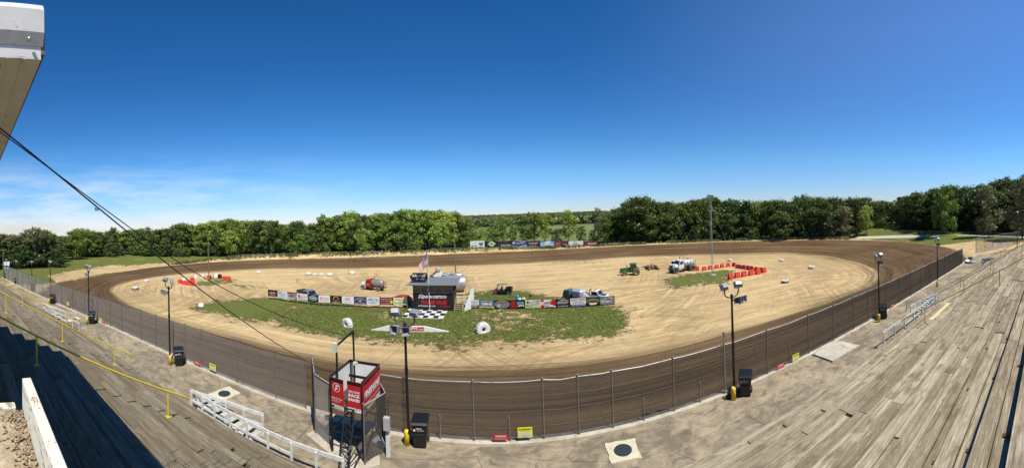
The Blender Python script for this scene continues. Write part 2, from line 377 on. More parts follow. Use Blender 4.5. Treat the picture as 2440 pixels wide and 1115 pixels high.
    L(level(nt,col),b.inputs['Base Color']); b.inputs['Roughness'].default_value=.95; b.inputs['Specular IOR Level'].default_value=.15
    hgt=math_('ADD',math_('MULTIPLY',s2,.9),math_('ADD',math_('MULTIPLY',n_fin,.7),math_('MULTIPLY',n_mid,.8)))
    hgt=math_('ADD',hgt,math_('MULTIPLY',gmask,math_('MULTIPLY',gn2,1.2)))
    bp=N(nt,'ShaderNodeBump',{'Height':hgt,'Strength':1.0,'Distance':.20}); L(bp.outputs[0],b.inputs['Normal'])
    return m
gmat=ground_material()
ny,nx=X.shape; IDX=np.arange(ny*nx).reshape(ny,nx)
quads=np.stack([IDX[:-1,:-1],IDX[:-1,1:],IDX[1:,1:],IDX[1:,:-1]],-1).reshape(-1,4)
cso=(so[:-1,:-1]+so[1:,1:]).ravel()/2; csi=(si[:-1,:-1]+si[1:,1:]).ravel()/2; cgr=(gr[:-1,:-1]+gr[1:,1:]).ravel()/2
cz=np.where(csi>0,np.where(cgr>-.5,3,2),np.where(cso>-.4,1,0))
VV=np.stack([X.ravel(),Y.ravel(),Z.ravel()],-1)
att={'d_out':so.ravel(),'d_in':si.ravel(),'d_grass':gr.ravel()}
for k,nm in ((0,'ground'),(1,'race_track'),(2,'infield_dirt'),(3,'infield_grass')):
    q=quads[cz==k]; u,inv=np.unique(q,return_inverse=True); inv=inv.reshape(q.shape)
    me=bpy.data.meshes.new(nm); me.vertices.add(len(u)); me.vertices.foreach_set('co',VV[u].astype('f').ravel())
    me.loops.add(inv.size); me.loops.foreach_set('vertex_index',inv.ravel().astype('i')); me.polygons.add(len(q)); me.polygons.foreach_set('loop_start',np.arange(0,inv.size,4,dtype='i')); me.polygons.foreach_set('loop_total',np.full(len(q),4,'i'))
    me.update(calc_edges=True); me.polygons.foreach_set('use_smooth',[True]*len(q))
    for a,v in att.items():
        t=me.attributes.new(a,'FLOAT','POINT'); t.data.foreach_set('value',v[u].astype('f'))
    me.materials.append(gmat); o=bpy.data.objects.new(nm,me); link(o); o['kind']='structure'
# ---------------------------------------------------------------- lettering
_tc={}
def text_geo(s,h,w=None,bold=.0,shear=0.0,ext=0.0):
    """vertices (x right, z up, centred) and faces of a word h metres tall, squeezed to w metres wide"""
    key=(s,bold,shear)
    if key not in _tc:
        c=bpy.data.curves.new('lettering','FONT'); c.body=s; c.size=1; c.offset=bold; c.shear=shear; c.resolution_u=2; c.align_x='LEFT'
        o=bpy.data.objects.new('lettering',c); me=bpy.data.meshes.new_from_object(o)
        V=[tuple(v.co) for v in me.vertices]; F=[tuple(p.vertices) for p in me.polygons]
        bpy.data.objects.remove(o); bpy.data.curves.remove(c); bpy.data.meshes.remove(me)
        _tc[key]=(V,F)
    V,F=_tc[key]
    x0=min(v[0] for v in V);x1=max(v[0] for v in V);y0=min(v[1] for v in V);y1=max(v[1] for v in V)
    k=h/(y1-y0); kx=k if w is None else w/(x1-x0)
    return [((v[0]-(x0+x1)/2)*kx,(v[1]-(y0+y1)/2)*k) for v in V],F
class Board:
    """collects flat print for a board in the local x-z plane that faces -y"""
    def __init__(s,y0=-.014): s.m={}; s.y=y0; s.n=0
    def _mb(s,mat,nm):
        s.n+=1; return s.m.setdefault((s.n,nm),(MB(),mat))[0], s.y-.0022*s.n
    def t(s,txt,x,z,h,w=None,mat=None,bold=.02,shear=0,arc=0):
        V,F=text_geo(txt,h,w,bold,shear); b,y=s._mb(mat,'lettering'); ww=max(abs(v[0]) for v in V)
        b.add([(x+v[0],y,z+v[1]+(arc*(1-(v[0]/ww)**2) if arc else 0)) for v in V],F); return s
    def r(s,x0,z0,x1,z1,mat,nm='print_block'):
        b,y=s._mb(mat,nm); b.add([(x0,y,z0),(x1,y,z0),(x1,y,z1),(x0,y,z1)],[(0,1,2,3)]); return s
    def e(s,x,z,rx,rz,mat,nm='emblem',n=28):
        b,y=s._mb(mat,nm); b.add([(x+rx*math.cos(2*math.pi*i/n),y,z+rz*math.sin(2*math.pi*i/n)) for i in range(n)],[tuple(range(n))]); return s
    def p(s,pts,mat,nm='emblem'):
        b,y=s._mb(mat,nm); b.add([(a,y,c) for a,c in pts],[tuple(range(len(pts)))]); return s
    def done(s,parent):
        for (mn,nm),(b,mat) in s.m.items(): b.build(nm,mat,parent)

# ---------------------------------------------------------------- walkway and kerb under the fence
def strip(y0f,y1f,z,xs,name,mat,ztop=None,kind='structure',thick=.3):
    mb=MB()
    for a,b in zip(xs[:-1],xs[1:]):
        v=[(a,y0f(a),z),(b,y0f(b),z),(b,y1f(b),z),(a,y1f(a),z)]; u=[(p[0],p[1],z-thick) for p in v]
        mb.add(v+u,[(0,1,2,3),(4,5,1,0),(6,7,3,2)])
    o=mb.build(name,mat); o['kind']=kind; return o
def walkway_material():
    m,nt,b=nodes('walkway_concrete'); L=nt.links.new
    pos=N(nt,'ShaderNodeNewGeometry').outputs['Position']
    mp=N(nt,'ShaderNodeMapping',{'Vector':pos,'Scale':(.6,.9,1)})
    n1=N(nt,'ShaderNodeTexNoise',{'Vector':mp.outputs[0],'Scale':.42,'Detail':9.0,'Roughness':.62,'Distortion':.7})
    n2=N(nt,'ShaderNodeTexNoise',{'Vector':mp.outputs[0],'Scale':2.6,'Detail':8.0,'Roughness':.7,'Distortion':.8})
    n3=N(nt,'ShaderNodeTexNoise',{'Vector':pos,'Scale':22.0,'Detail':4.0})
    ad=N(nt,'ShaderNodeMath',{0:n1.outputs['Fac'],1:n2.outputs['Fac']},operation='ADD')
    r=N(nt,'ShaderNodeMapRange',{'Value':ad.outputs[0],'From Min':.90,'From Max':1.16})
    a=N(nt,'ShaderNodeMix',{'Factor':r.outputs[0],'A':(.205,.170,.125,1),'B':(.41,.34,.235,1)},data_type='RGBA')
    r2=N(nt,'ShaderNodeMapRange',{'Value':n2.outputs['Fac'],'From Min':.42,'From Max':.32,'To Max':.55})
    c=N(nt,'ShaderNodeMix',{'Factor':r2.outputs[0],'A':a.outputs['Result'],'B':(.12,.098,.068,1)},data_type='RGBA')
    r3=N(nt,'ShaderNodeMapRange',{'Value':n3.outputs['Fac'],'From Min':.3,'From Max':.7,'To Min':.86,'To Max':1.12})
    d=N(nt,'ShaderNodeMix',{'Factor':1.0,'A':c.outputs['Result'],'B':r3.outputs[0]},data_type='RGBA',blend_type='MULTIPLY')
    vo=N(nt,'ShaderNodeTexVoronoi',{'Vector':mp.outputs[0],'Scale':.34},feature='DISTANCE_TO_EDGE')
    r4=N(nt,'ShaderNodeMapRange',{'Value':vo.outputs['Distance'],'From Min':.004,'From Max':.0,'To Max':.6})
    e=N(nt,'ShaderNodeMix',{'Factor':r4.outputs[0],'A':d.outputs['Result'],'B':(.06,.05,.04,1)},data_type='RGBA')
    L(level(nt,e.outputs['Result'],.97,.96,.95),b.inputs['Base Color']); b.inputs['Roughness'].default_value=.92; b.inputs['Specular IOR Level'].default_value=.2
    bp=N(nt,'ShaderNodeBump',{'Height':n2.outputs['Fac'],'Strength':.35,'Distance':.03}); L(bp.outputs[0],b.inputs['Normal'])
    return m
wmat=walkway_material()
XS=[x for x in np.arange(-64,62.1,1.0)]
strip(lambda x:by(x)-.9,lambda x:fy(x)-.22,0,XS,'walkway',wmat)
kerbmat=paint('kerb_concrete',(.52,.46,.36),.9,var=.22,dirt=(.30,.24,.16),dirtamt=.45,scale=.9,bump=.4,coord='Object')
strip(lambda x:fy(x)-.22,lambda x:fy(x)+.24,.10,XS,'kerb',kerbmat,thick=1.3)

# ---------------------------------------------------------------- chain link fences
wire=paint('fence_wire',(.105,.092,.075),.6,.2,var=.1); wire_l=paint('fence_wire_grey',(.22,.215,.21),.6,.2,var=.1)
def link_panel(mb,a,b,z0,z1,pitch=.062,r=.0058):
    a=Vector((a[0],a[1],0));b=Vector((b[0],b[1],0));Lh=(b-a).length;d=(b-a)/Lh;H=z1-z0;nrm=Vector((d.y,-d.x,0))
    n=int((Lh+H)/pitch)
    for fam in (0,1):
        for i in range(n):
            s=(i+.5)*pitch-H
            t0=max(0,-s); t1=min(H,Lh-s)
            if t1-t0<.03: continue
            p=[]
            for t in (t0,t1):
                x=s+t; zz=z0+t if fam==0 else z1-t
                p.append(a+d*x+Vector((0,0,zz)))
            u=(p[1]-p[0]).normalized(); q=u.cross(nrm)
            off=nrm*(.002 if fam else -.002)
            v=[]
            for P in p:
                v+= [P+off+q*r,P+off-q*r*.5+nrm*r,P+off-q*r*.5-nrm*r]
            mb.add(v,[(0,1,4,3),(1,2,5,4),(2,0,3,5)])
postgrey=paint('fence_post_steel',(.20,.19,.175),.55,.3,var=.25)
def chain_fence(name,label,pts,tall,short=(),z0=.1,H=2.35,wires=(.55,1.15,1.75),top='rail',postm=postgrey,wirem=wire,dipamp=.0,pitch=.062,group=None,mesh_bottom=.03):
    """pts: ground line (x,y); tall: indexes with full posts"""
    t=thing(name,label,'fence',(pts[0][0],pts[0][1],0)); o=Vector((pts[0][0],pts[0][1],0))
    P=[Vector((p[0],p[1],0))-o for p in pts]
    mb=MB()
    for a,b in zip(P[:-1],P[1:]): link_panel(mb,a,b,z0+mesh_bottom,z0+H,pitch,.0058 if wirem is wire else .0046)
    mb.build('chain_link_mesh',wirem,t)
    for i,p in enumerate(P):
        if i in tall:
            m=MB(); m.cyl(p+Vector((0,-.04,z0)),p+Vector((0,-.04,z0+H+.06)),.029,n=10); m.lathe([(.044,0),(.044,.03),(.02,.06),(0,.065)],p+Vector((0,-.04,z0+H+.06)),n=10)
            m.build('post',postm,t)
    for (x,y,h) in short:
        m=MB(); p=Vector((x,y,0))-o; m.cyl(p+Vector((0,-.05,z0)),p+Vector((0,-.05,z0+h)),.03,n=8); m.lathe([(.03,0),(.02,.03),(0,.035)],p+Vector((0,-.05,z0+h)),n=8); m.build('short_post',postm,t)
    pl=[]
    for a,b in zip(P[:-1],P[1:]):
        for k in range(4):
            q=a.lerp(b,k/4); pl.append(q+Vector((0,-.01,z0+H-dipamp*math.sin(math.pi*k/4)*rnd.uniform(.3,1)+rnd.uniform(-.01,.01))))
    pl.append(P[-1]+Vector((0,-.01,z0+H)))
    MB().tube(pl,.022 if top=='rail' else .012,8).build('top_rail' if top=='rail' else 'top_cable',cleangalv if top=='rail' else blackplastic,t)
    m=MB()
    for wz in wires:
        pl=[]
        for a,b in zip(P[:-1],P[1:]):
            sag=rnd.uniform(.0,.05)
            for k in range(4): pl.append(a.lerp(b,k/4)+Vector((0,-.03,z0+wz-sag*math.sin(math.pi*k/4)+rnd.uniform(-.008,.008))))
        pl.append(P[-1]+Vector((0,-.03,z0+wz))); m.tube(pl,.0042,5)
    m.build('tension_wire',postgrey,t)
    return t
cleangalv=paint('bright_rail',(.50,.50,.48),.4,.3,var=.2,dirt=(.12,.11,.10),dirtamt=.35,scale=.8)
gx=lambda px,py:GW(px,py,.1)
def onf(x): return (x,fy(x))
rx=[gx(898,1025).x]+[gx(a,b).x for a,b in ((1050,1044),(1131,1048),(1215,1052),(1297,1045),(1381,1037),(1464,1024),(1538,1006),(1611,984),(1673,962),(1736,940),(1834,893),(1888,868),(1934,845),(1990,812),(2038,786),(2074,766),(2120,741),(2149,722),(2178,706),(2202,691),(2225,676),(2243,664),(2258,655),(2270,648),(2283,640),(2295,628))]
shorts_px={1050,1215,1538,1673,1888}
short=[(rx[i],fy(rx[i]),.95) for i in (1,3,7,9,12)]
tallx=[x for i,x in enumerate(rx) if i not in (1,3,7,9,12)]
ptsR=[onf(x) for x in tallx]
chain_fence('chain_link_fence','long brown chain link fence with pale top rail curving right from the red booth',ptsR,set(range(len(ptsR))),short,top='rail',dipamp=.05)
lx=[gx(a,b).x for a,b in ((727,976),(661,946),(565,912),(487,874),(444,858),(372,827),(330,812),(285,791),(252,779),(222,765))]
while lx[-1]>-61: lx.append(lx[-1]-2.6)
ptsL=[onf(x) for x in lx]
chain_fence('chain_link_fence','long grey chain link fence with black top cable running left from the booth gate',ptsL,set(range(len(ptsL))),(),top='cable',dipamp=.06,wirem=wire_l)

# ---------------------------------------------------------------- bleachers
def wood_material(name,g):
    m,nt,b=nodes(name); L=nt.links.new
    pos=N(nt,'ShaderNodeNewGeometry').outputs['Position']; at=N(nt,'ShaderNodeAttribute',attribute_name='plank').outputs['Fac']
    uvd=N(nt,'ShaderNodeAttribute',attribute_name='grain').outputs['Vector']
    mp=N(nt,'ShaderNodeMapping',{'Vector':uvd,'Scale':(.34,9.0,1.0)})
    sh=N(nt,'ShaderNodeCombineXYZ',{'Z':at}); ad=N(nt,'ShaderNodeVectorMath',{0:mp.outputs[0],1:sh.outputs[0]},operation='ADD')
    n1=N(nt,'ShaderNodeTexNoise',{'Vector':ad.outputs[0],'Scale':1.1,'Detail':9.0,'Roughness':.78})
    n2=N(nt,'ShaderNodeTexNoise',{'Vector':ad.outputs[0],'Scale':5.5,'Detail':6.0,'Roughness':.8,'Distortion':.4})
    mp2=N(nt,'ShaderNodeMapping',{'Vector':uvd,'Scale':(1.0,2.2,1)}); ad2=N(nt,'ShaderNodeVectorMath',{0:mp2.outputs[0],1:sh.outputs[0]},operation='ADD')
    n3=N(nt,'ShaderNodeTexNoise',{'Vector':ad2.outputs[0],'Scale':1.1,'Detail':7.0,'Roughness':.65})
    fr=N(nt,'ShaderNodeMath',{0:at,1:.37},operation='MULTIPLY'); fr=N(nt,'ShaderNodeMath',{0:fr.outputs[0]},operation='FRACT')
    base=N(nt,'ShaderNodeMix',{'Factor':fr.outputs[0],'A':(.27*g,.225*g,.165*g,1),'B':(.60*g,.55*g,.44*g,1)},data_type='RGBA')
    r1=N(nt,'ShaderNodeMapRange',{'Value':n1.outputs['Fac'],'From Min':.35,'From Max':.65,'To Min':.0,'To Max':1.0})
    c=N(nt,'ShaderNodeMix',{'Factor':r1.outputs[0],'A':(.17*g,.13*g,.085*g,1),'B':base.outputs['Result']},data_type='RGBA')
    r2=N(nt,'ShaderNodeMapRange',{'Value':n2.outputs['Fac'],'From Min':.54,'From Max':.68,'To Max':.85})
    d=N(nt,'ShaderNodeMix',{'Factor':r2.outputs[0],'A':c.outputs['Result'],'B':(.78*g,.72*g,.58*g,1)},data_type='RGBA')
    r3=N(nt,'ShaderNodeMapRange',{'Value':n3.outputs['Fac'],'From Min':.50,'From Max':.64,'To Max':.72})
    e=N(nt,'ShaderNodeMix',{'Factor':r3.outputs[0],'A':d.outputs['Result'],'B':(.15,.115,.075,1)},data_type='RGBA')
    r4=N(nt,'ShaderNodeMapRange',{'Value':n2.outputs['Fac'],'From Min':.42,'From Max':.34,'To Max':.8})
    f=N(nt,'ShaderNodeMix',{'Factor':r4.outputs[0],'A':e.outputs['Result'],'B':(.06,.048,.036,1)},data_type='RGBA')
    L(level(nt,f.outputs['Result'],1,.97,.90),b.inputs['Base Color']); b.inputs['Roughness'].default_value=.9; b.inputs['Specular IOR Level'].default_value=.15
    h=N(nt,'ShaderNodeMath',{0:n2.outputs['Fac'],1:n1.outputs['Fac']},operation='ADD')
    bp=N(nt,'ShaderNodeBump',{'Height':h.outputs[0],'Strength':.7,'Distance':.012}); L(bp.outputs[0],b.inputs['Normal'])
    return m
wood=wood_material('weathered_planks',1.0); woodL=wood_material('shade_darkened_brown_planks',.60)  # left stand: browner wood, its colour lowered further to deepen the shade there
paleplank=paint('primed_plank',(.62,.62,.58),.8,var=.18,dirt=(.36,.32,.26),dirtamt=.3,scale=1.2); yelplank=paint('faded_yellow_plank',(.66,.55,.26),.8,var=.12,dirt=(.45,.38,.24),dirtamt=.25,scale=1.5)
TREAD=.60; RISE=.33; Z0B=.38
rb=random.Random(11)
def plank_rows(root,krange,x0,x1,wood=wood):
    for k in krange:
        V=[];F=[];gr=[];pa=[]
        zt=Z0B+RISE*min(k,16)
        for j in range(2):
            off=-TREAD*k-.30*j
            x=x0+rb.uniform(0,2.0)
            while x<x1-.5:
                Lp=rb.choice((3.66,4.88,4.88,6.1,6.1)); xe=min(x+Lp,x1)
                if rb.random()<2:
                    n=max(1,int(round((xe-x)/1.2))); th=.038; yj=rb.uniform(-.006,.006); zj=rb.uniform(-.010,.014); idp=rb.uniform(0,50); w_=.282; tilt=rb.uniform(-.006,.006)
                    b0=len(V)
                    for i in range(n+1):
                        xx=lerp(x+.004,xe-.004,i/n); yb=by(xx)+off+yj
                        for (dy,dz) in ((0,0),(-w_,0),(-w_,-th),(0,-th)):
                            V.append((xx,yb+dy,zt+zj+dz+tilt*(i/n)*2)); gr.append((xx,off+dy+dz,0)); pa.append(idp)
                    for i in range(n):
                        q=b0+4*i
                        for a in range(4): F.append((q+a,q+(a+1)%4,q+4+(a+1)%4,q+4+a))
                    F.append((b0,b0+3,b0+2,b0+1)); q=b0+4*n; F.append((q,q+1,q+2,q+3))
                x=xe+(rb.uniform(.08,.30) if rb.random()<.07 else rb.choice((0,0,.01,.0,.02,.05)))
        if k not in (0,15) and k<17:
            for i in range(int((x1-x0)//2)):
                a=x0+2*i; c=a+2; b0=len(V); idp=rb.uniform(0,50)
                for xx in (a,c):
                    yb=by(xx)-TREAD*k-.012
                    for (dy,dz) in ((0,-.05),(-.02,-.05),(-.02,-RISE+.012),(0,-RISE+.012)): V.append((xx,yb+dy,zt+dz)); gr.append((xx,dz,0)); pa.append(idp)
                for a4 in range(4): F.append((b0+a4,b0+(a4+1)%4,b0+4+(a4+1)%4,b0+4+a4))
        me=bpy.data.meshes.new('bench_row'); me.from_pydata(V,[],F)
        a=me.attributes.new('grain','FLOAT_VECTOR','POINT'); a.data.foreach_set('vector',np.array(gr,'f').ravel())
        a=me.attributes.new('plank','FLOAT','POINT'); a.data.foreach_set('value',np.array(pa,'f'))
        me.materials.append(wood); me.update(); o=bpy.data.objects.new('bench_row',me); link(o,root)
KMAX=20
blR=thing('bleachers','long stand of weathered grey plank rows on the right of the walkway','bleachers',(0,0,0))
plank_rows(blR,range(0,KMAX),2.5,50)
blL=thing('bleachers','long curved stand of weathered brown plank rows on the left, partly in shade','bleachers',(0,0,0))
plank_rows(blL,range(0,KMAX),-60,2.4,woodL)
for root,x0,x1 in ((blR,2.6,50),(blL,-60,2.3)):
    m=MB(); xx=x0+.3
    while xx<x1:
        y0=by(xx)-.15; y1=by(xx)-TREAD*KMAX
        m.bar((xx,y0,Z0B-.27),(xx,y1,Z0B+RISE*KMAX-.27-.08),.09,.24)
        for k in range(0,KMAX,3):
            yy=by(xx)-.2-TREAD*k; m.bar((xx+.08,yy,0),(xx+.08,yy,Z0B+RISE*k-.05),.09)
        for k in range(KMAX): m.b2(xx-.04,by(xx)-TREAD*k-.56,Z0B+RISE*k-.24,xx+.04,by(xx)-TREAD*k-.04,Z0B+RISE*k-.042)
        xx+=2.4
    m.build('stringer',paint('dark_timber',(.09,.07,.05),.9),root)
def loose_plank(x0,x1,k,j,mat,label,root):
    m=MB(); n=max(1,int((x1-x0)/1.2)); z=Z0B+RISE*k+.014
    for i in range(n):
        a=lerp(x0,x1,i/n); b=lerp(x0,x1,(i+1)/n); ya=by(a)-TREAD*k-.3*j; yb=by(b)-TREAD*k-.3*j
        m.add([(a,ya,z),(b,yb,z),(b,yb-.275,z),(a,ya-.275,z),(a,ya,z-.03),(b,yb,z-.03),(b,yb-.275,z-.03),(a,ya-.275,z-.03)],[(3,2,1,0),(0,1,5,4),(1,2,6,5),(2,3,7,6),(3,0,4,7)])
    o=m.build('replacement_plank',mat,root); o['label']=label; return o
loose_plank(6.8,12.2,0,1,paleplank,'pale primed replacement plank along the front row',blR)
loose_plank(10.3,17.4,1,1,paleplank,'long pale primed plank in the second row',blR)
loose_plank(19.0,24.5,4,0,yelplank,'faded yellow plank part way up the right stand',blR)
# ---------------------------------------------------------------- yellow handrails on the stands
def rail_path(pts,r=.031,bend=None): return MB().tube(pts,r,8)
def slope_rail(x,k0,k1,label,mat=yellow,posts=(1,6,11),hook=True,group='yellow handrails up the stands',xtop=None):
    t=thing('handrail',label,'handrail',(x,by(x),0),group=group)
    P=lambda k,h,dx=0:(dx,-TREAD*k-.15,Z0B+RISE*k+h)
    pts=[]
    if hook: pts+=[(0,-TREAD*k0-.15+.10,Z0B+RISE*k0+.68),(0,-TREAD*k0-.15+.13,Z0B+RISE*k0+.86)]
    pts+=[P(k0,.93),P(k1,.93)]
    rail_path(pts).build('rail',mat,t)
    for k in posts:
        m=MB(); m.cyl(P(k,0),P(k,.93),.030,n=8); m.box((0,-TREAD*k-.15,Z0B+RISE*k+.008),(.16,.16,.012)); m.build('post',mat,t)
    return t
slope_rail(-10.9,3.6,22,'long yellow handrail nearest the camera on the left stand',posts=(5,13))
slope_rail(-17.9,1.2,18,'yellow handrail second from the camera on the left stand',posts=(3,8,13))
slope_rail(-27.0,.6,18,'yellow handrail third from the camera on the left stand',posts=(2,8,13))
slope_rail(-36.0,.6,17,'farthest yellow handrail on the left stand',posts=(2,8,13))
slope_rail(20.2,1.0,19,'long yellow handrail nearest the camera on the right stand',posts=(3.5,11.5))
slope_rail(32.0,.6,18,'yellow handrail in the middle of the right stand',posts=(2,7,12))
slope_rail(42.0,.6,18,'farthest yellow handrail on the right stand',posts=(2,7,12))
gt=thing('handrail','dark grey frame rail rising from the walkway beside the right stand','handrail',(26.5,by(26.5),0))
MB().tube([(0,.45,0),(0,.45,1.25),(0,-.1,1.3),(0,-6.6,Z0B+RISE*11+1.1)],.024,8).build('rail',grey,gt); MB().tube([(0,.45,.9),(0,1.9,.9),(0,1.9,0)],.02,8).build('rail',grey,gt)
for k in (1,5,9): MB().cyl((0,-TREAD*k-.15,Z0B+RISE*k),(0,-TREAD*k-.15,Z0B+RISE*k+1.02),.022,n=8).build('post',grey,gt)

# ---------------------------------------------------------------- white railed steps
def railed_steps(label,x0,flip,nstep,far_y,near_y,ext,mat=white):
    """stairs along x from the stand down to the walkway; local x runs downhill"""
    t=thing('railed_steps',label,'steps',(x0,0,0)); s=-1 if flip else 1
    yy=lambda x:by(x0+s*x)
    Lr=nstep*.42; ztop=.62
    for i in range(nstep):
        zc=ztop*(1-i/nstep); xa=.3+i*.42; y0=yy(xa)+.18; y1=y0+.92
        MB().b2(s*xa,y0,zc-.05,s*(xa+.29),y1,zc).build('tread',paint('worn_white_tread',(.50,.49,.45),.8,var=.2,dirt=(.3,.26,.2),dirtamt=.4),t); MB().b2(s*(xa+.285),y0+.01,zc-.30,s*(xa+.30),y1-.01,zc-.052).build('riser',white if i%2 else black,t)  # black risers paint in the shade of the open slots between treads
        m=MB(); m.side([(s*xa,zc-.06),(s*(xa+.42),zc-.06),(s*(xa+.42),0),(s*xa,0)],y0-.012,.02); m.side([(s*xa,zc+.17),(s*(xa+.03),zc+.17),(s*(xa+.42),zc-.06),(s*xa,zc-.06)],y0-.012,.018); m.build('side_panel',white,t)
    for nm,dy,xe in (('near',.10,Lr+ext),('far',1.08,Lr+.3)):
        hh=.97 if nm=='near' else .84; tops=[(s*0,yy(0)+min(dy,.30),hh+.06),(s*(Lr*.5),yy(Lr*.5)+min(dy,.80),hh+.02),(s*(Lr+.3),yy(Lr)+dy,hh)]
        if nm=='near': tops.append((s*(Lr+ext*.55),yy(Lr+ext*.55)+dy,.98)); tops.append((s*xe,yy(xe)+dy+.12,.95))
        for a,b in zip(tops[:-1],tops[1:]):
            MB().bar(a,b,.045,.14).build('top_board',mat,t)
            a2=Vector(a)-Vector((0,0,.45)); b2=Vector(b)-Vector((0,0,.45))
            if not(nm=='near' and b[0]*s>Lr+ext*.6): MB().bar(a2,b2,.04,.09).build('mid_board',mat,t)
            q=Vector(a).lerp(Vector(b),.5)
            MB().bar((q.x,q.y-.05,0),(q.x,q.y-.05,q.z),.09,.05).build('post',mat,t)
        for a in tops: MB().bar((a[0],a[1]-.05,0),(a[0],a[1]-.05,a[2]+.02),.09,.05).build('post',mat,t)
    return t
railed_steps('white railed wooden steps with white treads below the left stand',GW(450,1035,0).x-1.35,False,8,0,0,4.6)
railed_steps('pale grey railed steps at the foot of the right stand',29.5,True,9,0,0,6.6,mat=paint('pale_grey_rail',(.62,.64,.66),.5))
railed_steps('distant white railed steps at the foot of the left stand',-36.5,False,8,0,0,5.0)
# ---------------------------------------------------------------- light poles with speakers
def horn(parent,loc,rz,mat=grey):
    s=bpy.data.objects.new('horn_speaker',None); link(s,parent); s.location=loc; s.rotation_euler=(0,0,rz)
def make_pole(label,h,hs=None,hr=0,arms=True,face=0):
    t=thing('light_pole',label,'light pole')
    m=MB(); m.tube([(0,0,0),(0,0,h*.62),(0,0,h)],[.062,.058,.05],12); m.lathe([(.075,h*.62-.12),(.075,h*.62+.12)],(0,0,0),n=12); m.cyl((0,0,h-.05),(0,0,h+.16),.07,n=12); m.build('pole',black,t)
    w_=.42
    m=MB(); m.tube([(-w_,0,h+.52),(-w_,0,h+.25),(-w_+.08,0,h+.1),(-w_+.25,0,h+.03),(0,0,h+.02),(w_-.25,0,h+.03),(w_-.08,0,h+.1),(w_,0,h+.25),(w_,0,h+.52)],.032,8); m.build('bracket',darksteel,t)
    for sx,rz,tilt in ((-1,R(12)+face,R(-38)),(1,R(-22)+face,R(-48))):
        o=MB(); M_=Matrix.Rotation(rz,3,'Z')@Matrix.Rotation(tilt,3,'X'); c=Vector((sx*w_,0,h+.62))
        # a shallow lamp housing, aimed at the track and tipped down
        P=[(-.15,-.09,-.10),(.15,-.09,-.10),(.15,-.09,.10),(-.15,-.09,.10),(-.22,.09,-.16),(.22,.09,-.16),(.22,.09,.16),(-.22,.09,.16)]
        o.add([c+M_@Vector(p) for p in P],[(0,3,2,1),(0,1,5,4),(1,2,6,5),(2,3,7,6),(3,0,4,7),(4,5,6,7)])
        f=o.build('floodlight',greyhouse,t)
        MB().add([c+M_@Vector(p) for p in [(-.20,.095,-.14),(.20,.095,-.14),(.20,.095,.14),(-.20,.095,.14)]],[(0,1,2,3)]).build('lens',glass,f)
        MB().tube([c+M_@Vector((-.24,0,0)),c+Vector((-.24,0,-.20)),c+Vector((.24,0,-.20)),c+M_@Vector((.24,0,0))],.014,6).build('yoke',darksteel,f)
    if hs:
        o=MB()
        for k,(dx,dy) in enumerate(hr):
            c=Vector((dx,dy,hs)); q=Matrix.Rotation(R(-14 if k==0 else 18),3,'Z')
            Fp=[(-.17,-.22,-.18),(.17,-.22,-.18),(.17,-.22,.18),(-.17,-.22,.18),(-.06,.16,-.07),(.06,.16,-.07),(.06,.16,.07),(-.06,.16,.07)]
            In=[(-.155,-.22,-.165),(.155,-.22,-.165),(.155,-.22,.165),(-.155,-.22,.165),(-.04,.10,-.05),(.04,.10,-.05),(.04,.10,.05),(-.04,.10,.05)]
            o.add([c+q@Vector(p) for p in Fp+In],[(0,1,5,4),(1,2,6,5),(2,3,7,6),(3,0,4,7),(4,5,6,7),(8,12,13,9),(9,13,14,10),(10,14,15,11),(11,15,12,8),(12,15,14,13),(0,8,9,1),(1,9,10,2),(2,10,11,3),(3,11,8,0)])
        o.build('horn_speaker',hornmat,t)
        MB().bar((0,0,hs),(hr[0][0],hr[0][1]+.1,hs),.05).build('speaker_arm',darksteel,t)
    return t
greyhouse=paint('lamp_housing',(.33,.34,.36),.45,.3); hornmat=paint('horn_grey',(.30,.30,.31),.55,var=.1)
def pole_at(px,py,topy,label,hs_py=None,hr=0,dy=-.55,face=0):
    b=GW(px,py,0); D=math.hypot(b.x,b.y); h=CAMZ+ray(px,topy).z/math.hypot(*ray(px,topy)[:2])*D-.35
    hs=None
    if hs_py: hs=CAMZ+ray(px,hs_py).z/math.hypot(*ray(px,hs_py)[:2])*D
    t=make_pole(label,h,hs,hr,face=face); t.location=b; return t
pole_at(974,1052,758,'black light pole with two floodlights and a pair of horn speakers beside the booth',782,[(-.33,-.12),(.08,-.2)])
pole_at(1750,942,692,'black light pole with floodlights and a horn speaker above the central right bin',717,[(.26,0),(.62,.05)])
pole_at(2095,757,616,'black light pole with horn speaker halfway along the right fence',627,[(.28,0)])
pole_at(2234,678,575,'black light pole with horn speaker near the right end of the fence',583,[(.28,0)])
pole_at(405,860,676,'black light pole with horn speaker on its left, second pole left of the booth',699,[(-.34,0),(-.66,.08)])
pole_at(212,765,640,'black light pole with horn speaker on its left, further down the left fence',655,[(-.34,0)])
pole_at(120,716,628,'thin black light pole above a bin, fourth pole left of the booth')
pole_at(76,690,628,'thin black light pole over a small bin far down the left walkway')
pole_at(39,672,626,'distant thin black light pole beside the left fence')
pole_at(15,660,622,'most distant black light pole at the left end of the fence')
t=pole_at(2424,640,510,'tall dark light pole with two round lamps standing behind the right stand')
